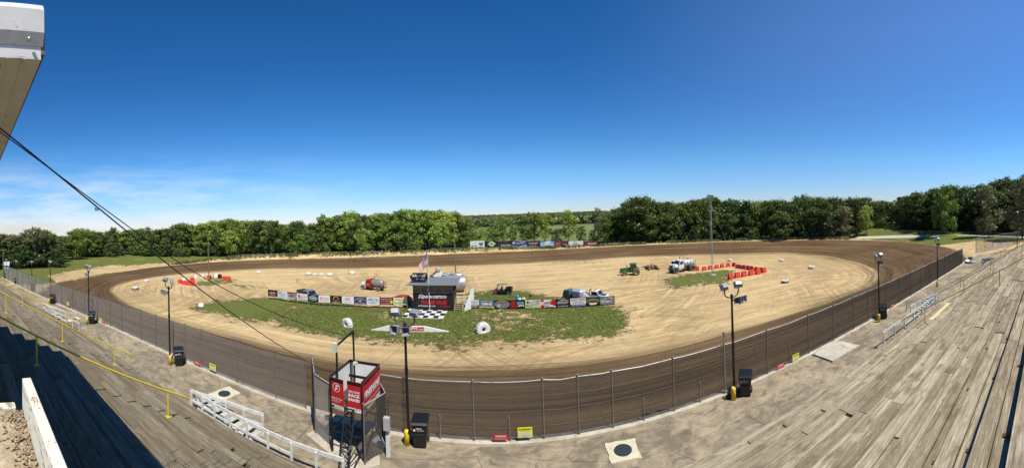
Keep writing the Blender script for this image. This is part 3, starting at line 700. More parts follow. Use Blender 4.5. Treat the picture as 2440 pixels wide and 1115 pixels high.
# ---------------------------------------------------------------- pole sleeves and bins
def sleeve(px,py,label):
    b=GW(px,py,0); t=MB(); t.lathe([(.0,.60),(.07,.60),(.105,.56),(.115,.50),(.115,0),(.0,0)],(0,0,0),n=18); o=t.build('bollard_sleeve',yellow); o.location=b; tag(o,label,'bollard',group='yellow sleeves at the pole feet'); return o
for px,py,l in ((970,1060,'yellow padded sleeve in front of the pole beside the booth'),(1748,952,'dented yellow sleeve at the foot of the pole left of the central right bin'),(2094,767,'yellow sleeve beside the bin halfway along the right walkway'),(2233,683,'small yellow sleeve at the foot of the far right pole'),(406,869,'bright yellow sleeve at the pole left of the booth'),(207,773,'yellow sleeve at the pole foot beside a bin on the left walkway'),(118,723,'small yellow sleeve beside the bin before the far steps on the left')): sleeve(px,py,l)
def make_bin():
    t=thing('wheeled_bin','','bin')
    m=MB(); P=[(-.24,-.25,.06),(.24,-.25,.06),(.24,.27,.0),(-.24,.27,.0)]; Q=[(-.31,-.36,1.0),(.31,-.36,1.0),(.31,.36,1.0),(-.31,.36,1.0)]
    Q2=[(-.285,-.31,.72),(.285,-.31,.72),(.285,.33,.72),(-.285,.33,.72)]
    m.add(P+Q2+Q,[(0,3,2,1),(0,1,5,4),(1,2,6,5),(2,3,7,6),(3,0,4,7),(4,5,9,8),(5,6,10,9),(6,7,11,10),(7,4,8,11)])
    m.b2(-.33,-.38,.95,.33,.38,1.0); m.box((0,-.31,.58),(.36,.05,.05)); m.build('body',blackplastic,t,.008)
    m=MB(); m.add([(-.35,-.42,1.005),(.35,-.42,1.005),(.35,.44,1.03),(-.35,.44,1.03),(-.29,-.34,1.075),(.29,-.34,1.075),(.29,.34,1.11),(-.29,.34,1.11)],[(3,2,1,0),(4,5,6,7),(0,1,5,4),(1,2,6,5),(2,3,7,6),(3,0,4,7)]); m.tube([(-.3,.47,1.0),(.3,.47,1.0)],.022,8); m.build('lid',blackplastic,t,.01)
    for sx in(-1,1):
        m=MB(); m.lathe([(.05,-.03),(.13,-.03),(.15,-.015),(.15,.015),(.13,.03),(.05,.03)],(sx*.30,.26,.15),(1,0,0),18,closed=True)
        for k in range(5): a=2*math.pi*k/5; m.bar((sx*.30,.26,.15),(sx*.30,.26+.13*math.cos(a),.15+.13*math.sin(a)),.02)
        m.build('wheel',rubber,t)
    b=Board(-.372); b.t('SPEEDWAY',.0,.86,.05,.24,cleanwhite); b.e(-.19,.80,.045,.045,cleanwhite); b.t('KEEP CLEAN',.05,.79,.035,.26,cleanwhite)
    mm={}
    b.done(t)
    return t
bin0=make_bin(); first=True
for px,py,rz,l in ((1003,1060,R(8),'large black wheeled bin beside the yellow padded sleeve near the booth'),(1777,940,R(-40),'black wheeled bin beside the light pole at the centre right of the walkway'),(2105,758,R(-60),'black wheeled bin halfway along the right walkway'),(426,870,R(60),'black wheeled bin by the first pole left of the booth'),(219,771,R(65),'black wheeled bin between the round manhole pad and the left fence'),(125,724,R(70),'black wheeled bin before the far white steps on the left walkway'),(78,695,R(72),'small distant black bin, third from the left end of the walkway'),(39,678,R(75),'small distant black bin, second from the left end of the walkway'),(13,665,R(78),'most distant black bin at the left end of the walkway')):
    b=GW(px,py,0)
    if first: bin0.location=b; bin0.rotation_euler.z=rz; bin0['label']=l; bin0['group']='black wheeled bins'; first=False
    else: copy_tree(bin0,b,rz,l,'black wheeled bins')
# ---------------------------------------------------------------- signs on the fence
def fence_sign(px,py,w,h,kind,label):
    # hung on the walkway side of the mesh, lower edge just above the kerb
    x=aty(px,py,13.6).x
    for _ in range(8): x=aty(px,py,fy(x)-.12).x
    z=max(.13+h/2,aty(px,py,fy(x)-.12).z)
    a=math.atan2(fy(x+.5)-fy(x-.5),1.0)
    t=thing('warning_sign' if kind=='r' else 'smoking_sign',label,'sign',(x,fy(x)-.13,z),a)
    MB().box((0,0,0),(w,.012,h)).build('plate',signred if kind=='r' else signyel,t)
    b=Board(-.008)
    if kind=='r':
        b.t('WARNING',0,h*.24,h*.3,w*.72,cleanwhite,.03)
        for i in range(3): b.t('RACING IS DANGEROUS STAY BACK',0,-h*.06-i*h*.14,h*.07,w*.78,cleanwhite,0)
    else:
        b.t('NO SMOKING',0,h*.32,h*.17,w*.85,black,.03)
        b.t('DRUGS OR ALCOHOL',0,h*.16,h*.06,w*.6,black,0); b.r(-w*.44,-h*.32,w*.44,h*.06,cleanwhite)
        for i in range(4): b.t('IN THE GRANDSTAND AREA PLEASE',0,h*.0-i*h*.09,h*.045,w*.8,black,0)
        b.t('THANK YOU',0,-h*.41,h*.07,w*.4,black,0)
    b.done(t)
fence_sign(1193,1042,.60,.22,'r','red WARNING sign low on the fence in the middle of the photo'); fence_sign(1251,1030,.58,.40,'y','yellow NO SMOKING sign low on the fence in the middle of the photo')
fence_sign(1860,874,.60,.24,'r','red WARNING sign low on the fence just left of a yellow sign'); fence_sign(1896,853,.56,.40,'y','yellow NO SMOKING sign right of the central right bin')
fence_sign(2126,735,.60,.24,'r','small red sign just right of the far bin on the right fence')
fence_sign(470,866,.60,.24,'r','red WARNING sign right of the bin left of the booth'); fence_sign(507,875,.56,.40,'y','yellow NO SMOKING sign between the booth and the first bin to its left')
fence_sign(246,771,.60,.24,'r','small red sign just right of the second bin left of the booth'); fence_sign(240,763,.56,.40,'y','small yellow sign above a red sign on the left fence')
fence_sign(143,722,.60,.24,'r','tiny red sign at the foot of the far left fence'); fence_sign(168,728,.56,.40,'y','tiny yellow sign on the far left fence')
# ---------------------------------------------------------------- manholes, pads
def pad(corners,name,label,cat,z=.035,mat=concrete,hole=None):
    P=[GW(a,b,0) for a,b in corners]; c=sum(P,Vector())/len(P)
    t=thing(name,label,cat,c); rr=random.Random(len(label))
    Q=[]
    for i,p in enumerate(P):
        q=P[(i+1)%len(P)]
        for k in range(5): e=p.lerp(q,k/5)-c; Q.append((e.x+rr.uniform(-.03,.03),e.y+rr.uniform(-.03,.03)))
    if (P[1]-P[0]).cross(P[2]-P[1]).z<0: Q=Q[::-1]
    MB().prism(Q,(0,0,z/2-.01),(1,0,0),(0,1,0),(0,0,1),z+.02).build('concrete_pad',mat,t)
    if hole:
        m=MB(); m.lathe([(0,.0),(hole,0),(hole,.02),(hole-.03,.026),(0,.026)],(0,0,z),n=32,sm=False); m.build('manhole_cover',paint('cast_iron',(.035,.05,.055),.6,.3,var=.3,scale=14,bump=.6),t)
    return t
palepad=paint('pale_pad',(.62,.57,.42),.9,var=.15,dirt=(.4,.33,.22),dirtamt=.4,scale=1.4)
pad([(1440,1058),(1512,1046),(1530,1092),(1456,1106)],'manhole','round dark manhole cover in a pale concrete pad at the bottom centre right','manhole',mat=palepad,hole=.34)
pad([(496,940),(545,922),(572,938),(524,960)],'manhole','round dark manhole cover in a pale square pad left of the booth','manhole',mat=palepad,hole=.33)
pad([(157,762),(181,755),(194,760),(166,768)],'manhole','small round manhole in a white pad on the far left walkway','manhole',mat=palepad,hole=.36)
pad([(2204,714),(2218,709),(2228,713),(2213,719)],'manhole','small round cover set in the right walkway beyond the yellow rail','manhole',mat=palepad,hole=.36)
pad([(1936,847),(1995,814),(2048,826),(1985,864)],'concrete_slab','large pale concrete slab raised on the right walkway against the fence','slab',z=.10,mat=concrete)
pad([(12,679),(32,675),(38,677),(18,681)],'concrete_slab','small white slab at the far left end of the walkway','slab',z=.04,mat=palepad)
# ---------------------------------------------------------------- announcer / flag booth at the fence
bx0,bx1,by0,by1=-6.95,-5.62,11.55,13.25; fz=2.02
bt=thing('flag_stand','red and white banner covered flag booth standing on black steel legs at the fence','booth',(0,0,0))
m=MB()
for x,y in ((bx0,by0),(bx1,by0),(bx0,by1),(bx1,by1)): m.bar((x,y,.0),(x,y,fz+1.0),.07)
for z in (1.0,fz-.05):
    m.bar((bx0,by0,z),(bx1,by0,z),.05);m.bar((bx0,by1,z),(bx1,by1,z),.05);m.bar((bx0,by0,z),(bx0,by1,z),.05);m.bar((bx1,by0,z),(bx1,by1,z),.05)
m.bar((bx1,by0,.1),(bx1,by1,1.6),.04); m.bar((bx0,by1,.1),(bx1,by1,1.6),.04); m.build('frame',black,bt)
MB().b2(bx0,by0,fz-.04,bx1,by1,fz).build('deck',darksteel,bt)
# back and side sheets, white inside
m=MB(); m.b2(bx0,by1,fz,bx1,by1+.02,fz+1.05); m.b2(bx0-.02,by0,fz,bx0,by1,fz+1.05); m.b2(bx1,by0,fz,bx1+.02,by1,fz+1.05); m.build('side_sheet',cleanwhite,bt)
m=MB(); m.b2(bx0-.03,by1-.01,fz+.98,bx1+.03,by1+.04,fz+1.07); m.b2(bx0-.035,by0,fz+.98,bx0+.01,by1,fz+1.07); m.b2(bx1-.01,by0,fz+.98,bx1+.035,by1,fz+1.07); m.b2(bx0+.55,by0+.5,fz+.94,bx1,by0+.56,fz+1.02); m.build('rim',black,bt)
def banner_panel(parent,origin,rz,w,h,draw,nm='banner_panel',mat=None):
    o=bpy.data.objects.new(nm,MB().box((0,0,h/2),(w,.02,h)).mesh(nm,mat or signred)); link(o,parent); o.location=origin; o.rotation_euler=(0,0,rz)
    b=Board(-.012); draw(b,w,h); b.done(o); return o
def foot(b,w,h,txt):
    b.r(-w/2,0,w/2,h*.13,cleanwhite); b.r(-w/2,h*.88,w/2,h,black)
    for i,s_ in enumerate(txt): b.t(s_,0,h*.095-i*h*.055,h*.032,w*.85,black,.01)
def draw_f(b,w,h):
    foot(b,w,h,['COLUMBUS, INDIANA, JACKSON','& KALAMAZOO LOCATIONS'])
    b.e(0,h*.70,w*.27,w*.27,cleanwhite); b.e(0,h*.70,w*.235,w*.235,signred)
    b.p([(-w*.10,h*.60),(-w*.02,h*.60),(-w*.0,h*.66),(w*.10,h*.66),(w*.12,h*.70),(w*.02,h*.70),(w*.03,h*.745),(w*.17,h*.745),(w*.19,h*.79),(-w*.03,h*.79)],cleanwhite)
    b.t('Reclaim Your Time',0,h*.35,h*.055,w*.82,cleanwhite,.03); b.t('Let us Handle All Your',-w*.05,h*.285,h*.03,w*.72,cleanwhite); b.t('Accounting Needs',-w*.12,h*.24,h*.03,w*.55,cleanwhite)
def draw_w(b,w,h):
    foot(b,w,h,['CALL OR VISIT US'])
    b.t('WELCOME',0,h*.66,h*.075,w*.86,cleanwhite,.03); b.t('RACE',0,h*.54,h*.11,w*.82,cleanwhite,.05); b.t('FANS!',0,h*.40,h*.11,w*.82,cleanwhite,.05)
def draw_l(b,w,h):
    foot(b,w,h,['CONSTRUCTION ADVISING, AUDITS, TAXES']); b.t('FINISHLINE',0,h*.56,h*.21,w*.92,cleanwhite,.05,.3); b.t('BUSINESS ADVISORS',0,h*.42,h*.06,w*.75,cleanwhite,.01)
    b.t('FINISHLINEACCT.COM',0,h*.25,h*.06,w*.9,cleanwhite,.02)
banner_panel(bt,(-6.66,by0-.03,fz-.12),R(-8),.64,1.16,draw_f)
banner_panel(bt,(-5.92,by0-.03,fz-.08),R(0),.56,1.12,draw_w)
banner_panel(bt,(bx1+.045,(by0+by1)/2,fz-.12),R(90),1.66,1.14,draw_l)
# ladder of lattice steel leaning out to the walkway
m=MB()
for x in (-6.30,-5.92): m.bar((x,by0-.05,fz+.0),(x+.18,by0-1.05,.12),.04)
A=Vector((-6.30,by0-.05,fz));B=Vector((-6.12,by0-1.05,.12));Cc=Vector((-5.92,by0-.05,fz));Dd=Vector((-5.74,by0-1.05,.12))
for i in range(8): a=A.lerp(B,i/8);b=Cc.lerp(Dd,(i+1)/8); m.bar(a,b,.02); m.bar(Cc.lerp(Dd,i/8),A.lerp(B,(i+1)/8),.02); m.bar(A.lerp(B,i/8),Cc.lerp(Dd,i/8),.025)
E_=Vector((-5.62,by0-.1,.7)); m.bar(B,E_,.03); m.bar(Dd,E_,.03)
for i in range(5): m.bar(B.lerp(Dd,i/4),E_.lerp(A,i/6),.018)
m.build('ladder',black,bt)
# goal-post frame with meter box above
m=MB(); m.bar((-6.75,11.75,fz),(-6.75,11.75,4.22),.06); m.bar((-6.58,12.9,fz),(-6.58,12.9,4.5),.06); m.bar((-6.75,11.75,4.2),(-6.58,12.9,4.47),.06); m.build('overhead_frame',black,bt)
MB().box((-6.78,11.66,4.17),(.20,.14,.34)).build('junction_box',paint('cream_box',(.66,.62,.48),.6),bt); MB().box((-6.5,12.85,3.15),(.16,.12,.12)).build('junction_box',paint('cream_box',(.66,.62,.48),.6),bt)
# base kerb of the booth and stair pad
o=MB().prism([(-8.45,11.95),(-5.7,10.9),(-5.0,11.6),(-5.2,12.1),(-5.6,11.55),(-8.2,12.6)],(0,0,.09),(1,0,0),(0,1,0),(0,0,1),.20).build('booth_kerb',kerbmat); tag(o,'rough concrete kerb wrapped round the foot of the red booth','kerb')
# gate panels by the booth
gp0=(GW(737,995,0).x,GW(737,1000,0).y); 
gate=chain_fence('fence_gate','tall chain link gate panel between the grey fence and the red booth',[onf(-9.25),(-8.15,12.25),(-7.05,11.75)],{0,1,2},(),H=2.55,wires=(1.3,),top='rail',wirem=wire_l); gate['category']='gate'
g2=chain_fence('fence_gate','short chain link panel closing the gap right of the red booth',[(-5.5,11.45),(-5.1,12.6),onf(tallx[0])],{0,2},(),H=2.2,wires=(),top='rail',wirem=wire); g2['category']='gate'
# electric box on its post
e=thing('meter_box','grey electric meter box on a white post right of the booth','electric box',(-4.95,12.35,0))
MB().b2(-.07,-.05,0,.07,.05,1.15).build('post',white,e); MB().box((0,-.08,1.3),(.24,.16,.5)).build('box',paint('box_grey',(.42,.43,.43),.5),e,.01); MB().cyl((.05,.0,1.5),(.05,.0,2.2),.02).build('conduit',darksteel,e)
pad([(885,1052),(908,1030),(933,1034),(914,1070)],'concrete_slab','small white pad at the foot of the electric box post','slab',z=.05,mat=cleanwhite)
# metal mast standing at the fence by the central right bin
e=thing('antenna_mast','thin grey metal mast with a small camera on top standing in front of the fence','mast',GW(1736,948,0))
MB().cyl((0,.25,0),(0,.25,3.0),.03).build('pole',galv,e); MB().box((0,.22,3.05),(.12,.12,.14)).build('camera_head',grey,e); MB().box((0,.1,.03),(.5,.4,.05)).build('base',rust,e)
# ---------------------------------------------------------------- press box roof, parapet and debris at top left
pb=thing('press_box_roof','white eave and soffit of the press box roof overhead at top left','roof',(0,0,0))
soff=paint('soffit_vinyl',(.74,.72,.72),.6,var=.08,dirt=(.42,.40,.37),dirtamt=.2,scale=3)
ye=.60; xe=-2.88; zb=10.49
MB().b2(xe-9,ye-3.6,zb-.02,xe,ye,zb+.0).build('soffit',soff,pb)
MB().b2(xe-9,ye-3.6,zb+.002,xe-.03,ye-.03,zb+.36).build('roof_deck',paint('shingle',(.09,.085,.08),.95),pb)
m=MB(); m.b2(xe-.028,ye-3.6,zb,xe+.0,ye+.0,zb+.09); m.b2(xe-9,ye-.028,zb,xe-.03,ye,zb+.06); m.build('lower_fascia',cleanwhite,pb)
m=MB(); m.prism([(0,0),(.05,.10),(.05,.30),(0,.37),(-.03,.37),(-.03,0)],(xe+.002,ye-1.8,zb+.093),(1,0,0),(0,0,1),(0,1,0),3.64); m.build('fascia',white,pb)
m=MB(); m.b2(xe-9,ye,zb+.03,xe-.0,ye+.035,zb+.36); m.build('drip_edge',paint('grimy_edge',(.20,.17,.12),.9,var=.4,scale=25,dirt=(.08,.07,.05),dirtamt=.5),pb)
m=MB()
pr=random.Random(5)
x=xe-.12
while x>xe-1.6:
    y=ye-.34
    while y>ye-.75:
        m.lathe([(.0,0),(.006,0)],(x,y,zb-.023),(0,0,-1),6,sm=False); y-=.024
    x-=.024
m.build('vent_holes',black,pb)
m=MB(); m.b2(xe-9,ye-.16,zb-.027,xe,ye-.13,zb-.021); m.b2(xe-9,ye-.30,zb-.027,xe,ye-.285,zb-.021); m.build('soffit_ridge',soff,pb)
MB().lathe([(0,0),(.016,.0),(.016,.02),(0,.024)],(xe+.04,ye-.11,zb+.13),(1,0,0),10).build('bolt',chrome,pb)
def peeling():
    m,nt,b=nodes('peeling_paint'); L=nt.links.new; tc=N(nt,'ShaderNodeTexCoord').outputs['Object']
    mp=N(nt,'ShaderNodeMapping',{'Vector':tc,'Scale':(3,8,8)})
    n=N(nt,'ShaderNodeTexNoise',{'Vector':mp.outputs[0],'Scale':2.2,'Detail':9.0,'Roughness':.72}); r=N(nt,'ShaderNodeMapRange',{'Value':n.outputs['Fac'],'From Min':.55,'From Max':.58})
    g=N(nt,'ShaderNodeTexNoise',{'Vector':mp.outputs[0],'Scale':6.0,'Detail':6.0}); gc=N(nt,'ShaderNodeMix',{'Factor':g.outputs['Fac'],'A':(.18,.13,.08,1),'B':(.50,.42,.30,1)},data_type='RGBA')
    pc=N(nt,'ShaderNodeMix',{'Factor':g.outputs['Fac'],'A':(.60,.57,.49,1),'B':(.76,.74,.68,1)},data_type='RGBA')
    c=N(nt,'ShaderNodeMix',{'Factor':r.outputs[0],'A':pc.outputs['Result'],'B':gc.outputs['Result']},data_type='RGBA'); L(level(nt,c.outputs['Result'],1.1,1.1,1.05),b.inputs['Base Color']); b.inputs['Roughness'].default_value=.85
    bp=N(nt,'ShaderNodeBump',{'Height':r.outputs[0],'Strength':.6,'Distance':.004},invert=True); L(bp.outputs[0],b.inputs['Normal']); return m
peel=peeling(); ledgewood=paint('ledge_wood',(.40,.31,.20),.9,var=.3,dirt=(.62,.55,.42),dirtamt=.45,scale=9,bump=.6)
lg=thing('press_box_ledge','weathered ledge with peeling white upstand board at the bottom left corner','ledge',(0,0,0))
MB().b2(-2.36,.345,7.66,.5,.405,7.985).build('upstand_board',peel,lg,.004)
MB().b2(-2.34,-1.2,7.70,.5,.342,7.775).build('ledge_deck',ledgewood,lg)
MB().b2(-2.42,-.9,7.62,-2.345,.30,7.80).build('end_board',peel,lg,.004)
MB().b2(-2.30,-1.15,5.0,.45,.30,7.69).build('front_wall',paint('press_wall',(.5,.48,.43),.8),lg)
m=MB()
for i in range(650):
    x=-2.32+pr.random()**1.3*1.5; y=.34-abs(pr.gauss(0,.06)) if pr.random()<.85 else pr.uniform(-.3,.33); s_=pr.uniform(.006,.02)
    m.box((x,y,7.782+pr.uniform(0,.014)),(s_*1.5,s_*.7,.004),pr.uniform(0,6),pr.uniform(-.7,.7),pr.uniform(-.5,.5))
o=m.build('leaf_litter',paint('dry_litter',(.33,.25,.16),.95,var=.5,scale=60)); o['kind']='stuff'; tag(o,'dry leaves and paint flakes lying on the ledge')
# ---------------------------------------------------------------- cables
def cable(a,b,sag,r,label,tag_at=None):
    a=Vector(a);b=Vector(b); pts=[]
    for i in range(33): t=i/32; p=a.lerp(b,t); p.z-=sag*4*t*(1-t); pts.append(p-a)
    t=thing('overhead_cable',label,'cable',a); MB().tube(pts,r,6).build('wire',blackplastic,t)
    return t,pts
A0=atd(-12,296,4.3); A1=atd(-12,306,4.3)
t,p=cable(A0,(-7.75,12.35,2.85),.16,.011,'thick black cable running from the press box roof down to the gate by the booth')
q=p[int(32*.13)]; MB().box((q.x,q.y,q.z-.035),(.05,.03,.05),.4).build('clip',galv,t)
def cable_b():
    a=Vector(A1); q=Vector((-5.0,3.5,8.33)); e=Vector((-4.2,13.2,4.55)); t=thing('overhead_cable','thinner black cable that leaves the thick one for the pole beside the booth','cable',a); pts=[]
    for i in range(9): p=a.lerp(q,i/8); p.z-=.02*math.sin(math.pi*i/8); pts.append(p-a)
    for i in range(1,25): u=i/24; p=q.lerp(e,u); p.z-=.5*4*u*(1-u); pts.append(p-a)
    MB().tube(pts,.008,6).build('wire',blackplastic,t)
cable_b()
cable((-5.6,13.2,3.1),(-4.2,13.2,4.4),.12,.005,'short thin wire from the booth corner up to the speaker pole')
# ---------------------------------------------------------------- trees
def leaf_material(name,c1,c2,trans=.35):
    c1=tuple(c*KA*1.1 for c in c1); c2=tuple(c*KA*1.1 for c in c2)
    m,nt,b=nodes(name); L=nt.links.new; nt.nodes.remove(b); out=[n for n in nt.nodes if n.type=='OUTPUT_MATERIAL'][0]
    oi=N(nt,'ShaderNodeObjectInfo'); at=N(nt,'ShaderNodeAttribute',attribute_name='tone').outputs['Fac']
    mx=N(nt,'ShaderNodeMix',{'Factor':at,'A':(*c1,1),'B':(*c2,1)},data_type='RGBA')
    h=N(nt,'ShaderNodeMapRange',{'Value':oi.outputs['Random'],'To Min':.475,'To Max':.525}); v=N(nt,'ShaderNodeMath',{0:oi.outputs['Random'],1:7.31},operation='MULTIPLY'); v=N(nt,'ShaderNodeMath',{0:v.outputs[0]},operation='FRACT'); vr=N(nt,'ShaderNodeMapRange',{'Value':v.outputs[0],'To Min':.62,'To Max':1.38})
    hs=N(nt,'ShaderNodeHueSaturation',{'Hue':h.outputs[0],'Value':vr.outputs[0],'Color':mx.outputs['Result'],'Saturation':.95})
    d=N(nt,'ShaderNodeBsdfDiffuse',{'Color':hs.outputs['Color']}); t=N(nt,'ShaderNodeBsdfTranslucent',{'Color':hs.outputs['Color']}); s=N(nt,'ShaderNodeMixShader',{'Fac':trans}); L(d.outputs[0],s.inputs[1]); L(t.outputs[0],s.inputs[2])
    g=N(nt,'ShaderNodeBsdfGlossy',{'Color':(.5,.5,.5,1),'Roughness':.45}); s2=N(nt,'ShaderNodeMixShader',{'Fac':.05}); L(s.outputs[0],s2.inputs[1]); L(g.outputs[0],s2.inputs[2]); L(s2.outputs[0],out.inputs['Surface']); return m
leafA=leaf_material('leaves_mid_green',(.070,.125,.014),(.25,.34,.045)); leafB=leaf_material('leaves_dark_green',(.040,.078,.012),(.125,.185,.030)); leafC=leaf_material('leaves_light_green',(.12,.20,.02),(.38,.47,.065)); leafD=leaf_material('leaves_grey_green',(.11,.125,.045),(.29,.29,.13))
bark=paint('bark',(.13,.105,.08),.95,var=.3,scale=6)
def crown_mesh(seed,H,Rm,base,nlobe,per,leaf,mat,shape='round',lean=0):
    r=np.random.RandomState(seed); lobes=[]
    for i in range(nlobe):
        u=r.rand(); z=base+(H-base)*(.06+.90*u)
        k=(z-base)/(H-base)
        if shape=='round': env=math.sqrt(max(.05,1-((k-.42)/.60)**2))
        elif shape=='column': env=math.sqrt(max(.05,1-((k-.5)/.55)**2))*.7
        elif shape=='cone': env=max(.12,1.05-k)
        else: env=.55+.45*math.sin(k*3.1)
        a=r.rand()*2*math.pi; rr=Rm*env*(.45+.50*math.sqrt(r.rand()))
        lobes.append((rr*math.cos(a),rr*math.sin(a),z,Rm*(.12+.20*r.rand()**1.5)*(1-.25*k)))
    for z in np.linspace(base+.1*(H-base),H*.86,5): lobes.append((r.randn()*.2,r.randn()*.2,z,Rm*.42))
    lobes.append((r.randn()*.3,r.randn()*.3,H-Rm*.22,Rm*.24))
    P=[];T=[];Nn=[]
    for (x,y,z,q) in lobes:
        n=int(per*max(.35,(q/(Rm*.3))**1.8)); d=r.randn(n,3); d/=np.linalg.norm(d,axis=1)[:,None]
        rad=q*(.45+.75*r.rand(n)**.8)*(1+.25*np.sin(d[:,0]*5+seed)*np.sin(d[:,1]*4)); c=np.array([x,y,z])+d*rad[:,None]*np.array([1,1,.82])
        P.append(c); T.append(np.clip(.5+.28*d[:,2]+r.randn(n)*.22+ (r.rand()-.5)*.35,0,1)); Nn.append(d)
    P=np.concatenate(P);T=np.concatenate(T);Nn=np.concatenate(Nn); n=len(P)
    nr=Nn*.8+r.randn(n,3)*.55+np.array([0,0,.25]); nr/=np.linalg.norm(nr,axis=1)[:,None]
    a=np.cross(nr,r.randn(n,3)); a/=np.linalg.norm(a,axis=1)[:,None]; b=np.cross(nr,a); s=(leaf*(.6+.8*r.rand(n)))[:,None]
    V=np.stack([P-a*s*.6-b*s*.15,P+b*s*.45-a*s*.1,P+a*s*.6+b*s*.1,P-b*s*.5],1).reshape(-1,3)
    me=bpy.data.meshes.new('crown'); me.vertices.add(4*n); me.vertices.foreach_set('co',V.astype('f').ravel()); me.loops.add(4*n); me.loops.foreach_set('vertex_index',np.arange(4*n,dtype='i')); me.polygons.add(n); me.polygons.foreach_set('loop_start',np.arange(0,4*n,4,dtype='i')); me.polygons.foreach_set('loop_total',np.full(n,4,'i')); me.update(calc_edges=True)
    t=me.attributes.new('tone','FLOAT','POINT'); t.data.foreach_set('value',np.repeat(T,4).astype('f')); me.materials.append(mat); return me
def trunk_mesh(seed,H,Rm,base):
    r=random.Random(seed); m=MB(); pts=[(0,0,-.6)]; x=y=0
    for k in range(1,6): x+=r.uniform(-.15,.15);y+=r.uniform(-.15,.15); pts.append((x,y,H*.8*k/5))
    m.tube(pts,[H*.018,H*.016,H*.013,H*.010,H*.007,H*.003],8)
    for i in range(7):
        k=r.uniform(.25,.75); p=Vector(pts[1+int(k*4)]); a=r.uniform(0,6.28); l=Rm*r.uniform(.5,.85); e=p+Vector((math.cos(a)*l,math.sin(a)*l,l*r.uniform(.4,.9))); m.tube([p,p.lerp(e,.5)+Vector((0,0,-.1*l)),e],[H*.007,H*.005,H*.002],6)
    return m.mesh('trunk',bark)
PROTO=[]
spec=[('round',leafA,10,3.9,.9,26),('round',leafB,10,4.2,.8,28),('round',leafA,10,3.4,.7,24),('column',leafA,10,3.2,.9,22),('round',leafC,10,3.6,1.6,20),('wide',leafB,10,4.0,.6,26),('round',leafD,10,3.5,.7,22),('column',leafB,10,3.4,1.1,22),('wide',leafC,10,3.7,1.2,22),('cone',leafB,10,2.9,.4,24)]
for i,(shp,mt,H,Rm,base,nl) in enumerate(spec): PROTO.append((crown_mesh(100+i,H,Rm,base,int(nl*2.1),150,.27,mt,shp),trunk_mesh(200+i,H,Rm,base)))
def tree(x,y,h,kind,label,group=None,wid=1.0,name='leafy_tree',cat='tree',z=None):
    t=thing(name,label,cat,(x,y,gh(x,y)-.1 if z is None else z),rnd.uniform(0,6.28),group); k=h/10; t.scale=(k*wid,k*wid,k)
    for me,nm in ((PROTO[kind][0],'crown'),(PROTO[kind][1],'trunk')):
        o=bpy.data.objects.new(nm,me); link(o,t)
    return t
SIL=[(-40,545),(0,551),(28,558),(50,552),(80,542),(112,549),(126,561),(158,563),(172,546),(188,540),(215,547),(240,548),(255,556),(267,542),(282,556),(300,546),(328,545),(352,541),(380,546),(400,540),(430,531),(455,533),(478,529),(500,527),(540,518),(560,524),(600,522),(640,522),(660,530),(685,534),(705,524),(722,529),(745,531),(760,524),(768,511),(778,522),(800,512),(820,508),(838,499),(860,510),(870,517),(885,506),(905,505),(925,504),(940,509),(958,497),(985,500),(1010,496),(1035,501),(1060,496),(1078,500),(1095,504),(1110,517),(1125,536)]
SIL2=[(1438,520),(1450,508),(1475,494),(1490,486),(1510,468),(1535,465),(1552,478),(1570,482),(1590,474),(1612,480),(1625,489),(1640,474),(1665,468),(1690,465),(1712,470),(1730,479),(1755,471),(1775,480),(1800,477),(1820,474),(1835,478),(1865,471),(1882,480),(1895,478),(1912,462),(1935,463),(1960,473),(1980,468),(2000,468),(2020,472),(2040,468),(2068,464),(2085,476),(2100,473),(2120,478),(2145,470),(2165,462),(2185,456),(2210,452),(2230,446),(2250,442),(2270,438),(2290,446),(2312,438),(2340,437),(2362,445),(2385,424),(2402,421),(2418,428),(2436,416),(2470,415),(2520,420)]
DD_=[(-60,92),(60,94),(120,98),(190,124),(300,150),(500,150),(640,152),(720,158),(1000,150),(1120,150),(1430,152),(1500,149),(1700,141),(1900,141),(2000,140),(2060,146),(2110,152),(2150,146),(2200,141),(2300,137),(2440,130),(2520,122)]
def Dat(px): return float(np.interp(px,[a for a,_ in DD_],[b for _,b in DD_]))
def silh(px):
    S=SIL if px<1130 else SIL2
    return float(np.interp(px,[a for a,_ in S],[b for _,b in S]))
def tree_px(px,topy,D,kind,label,group=None,wid=1.0,**k):
    d=ray(px,CY); hh=math.hypot(d.x,d.y); x,y=d.x/hh*D,d.y/hh*D; dt=ray(px,topy); zt=CAMZ+dt.z/math.hypot(dt.x,dt.y)*D; z=gh(x,y)-.1
    h=max(2.5,zt-z); return tree(x,y,h,kind,label,group,wid*max(.8,min(1.15,(13/h)**.35)),z=z,**k)
rt=random.Random(3)
def wood_line(x0,x1,kinds,label,group,step=17,back=True):
    px=x0
    while px<x1:
        D=Dat(px)*rt.uniform(.97,1.05); sy=silh(px)
        tree_px(px,sy+rt.uniform(-1,7),D,rt.choice(kinds),label,group,rt.uniform(1.0,1.22))
        if back and px+step*.5<x1:
            q=px+step*.5+rt.uniform(-3,3); tree_px(q,silh(q)+rt.uniform(0,9),D*rt.uniform(1.06,1.14),rt.choice(kinds),label,group,rt.uniform(1.0,1.25))
            if rt.random()<.42: tree_px(q+rt.uniform(-5,5),(silh(q)*.45+.55*(silh(q)+55)),D*.96,rt.choice(kinds),label.replace('tree','sapling tree') if False else label,group,1.0)
        px+=step*rt.uniform(.85,1.15)
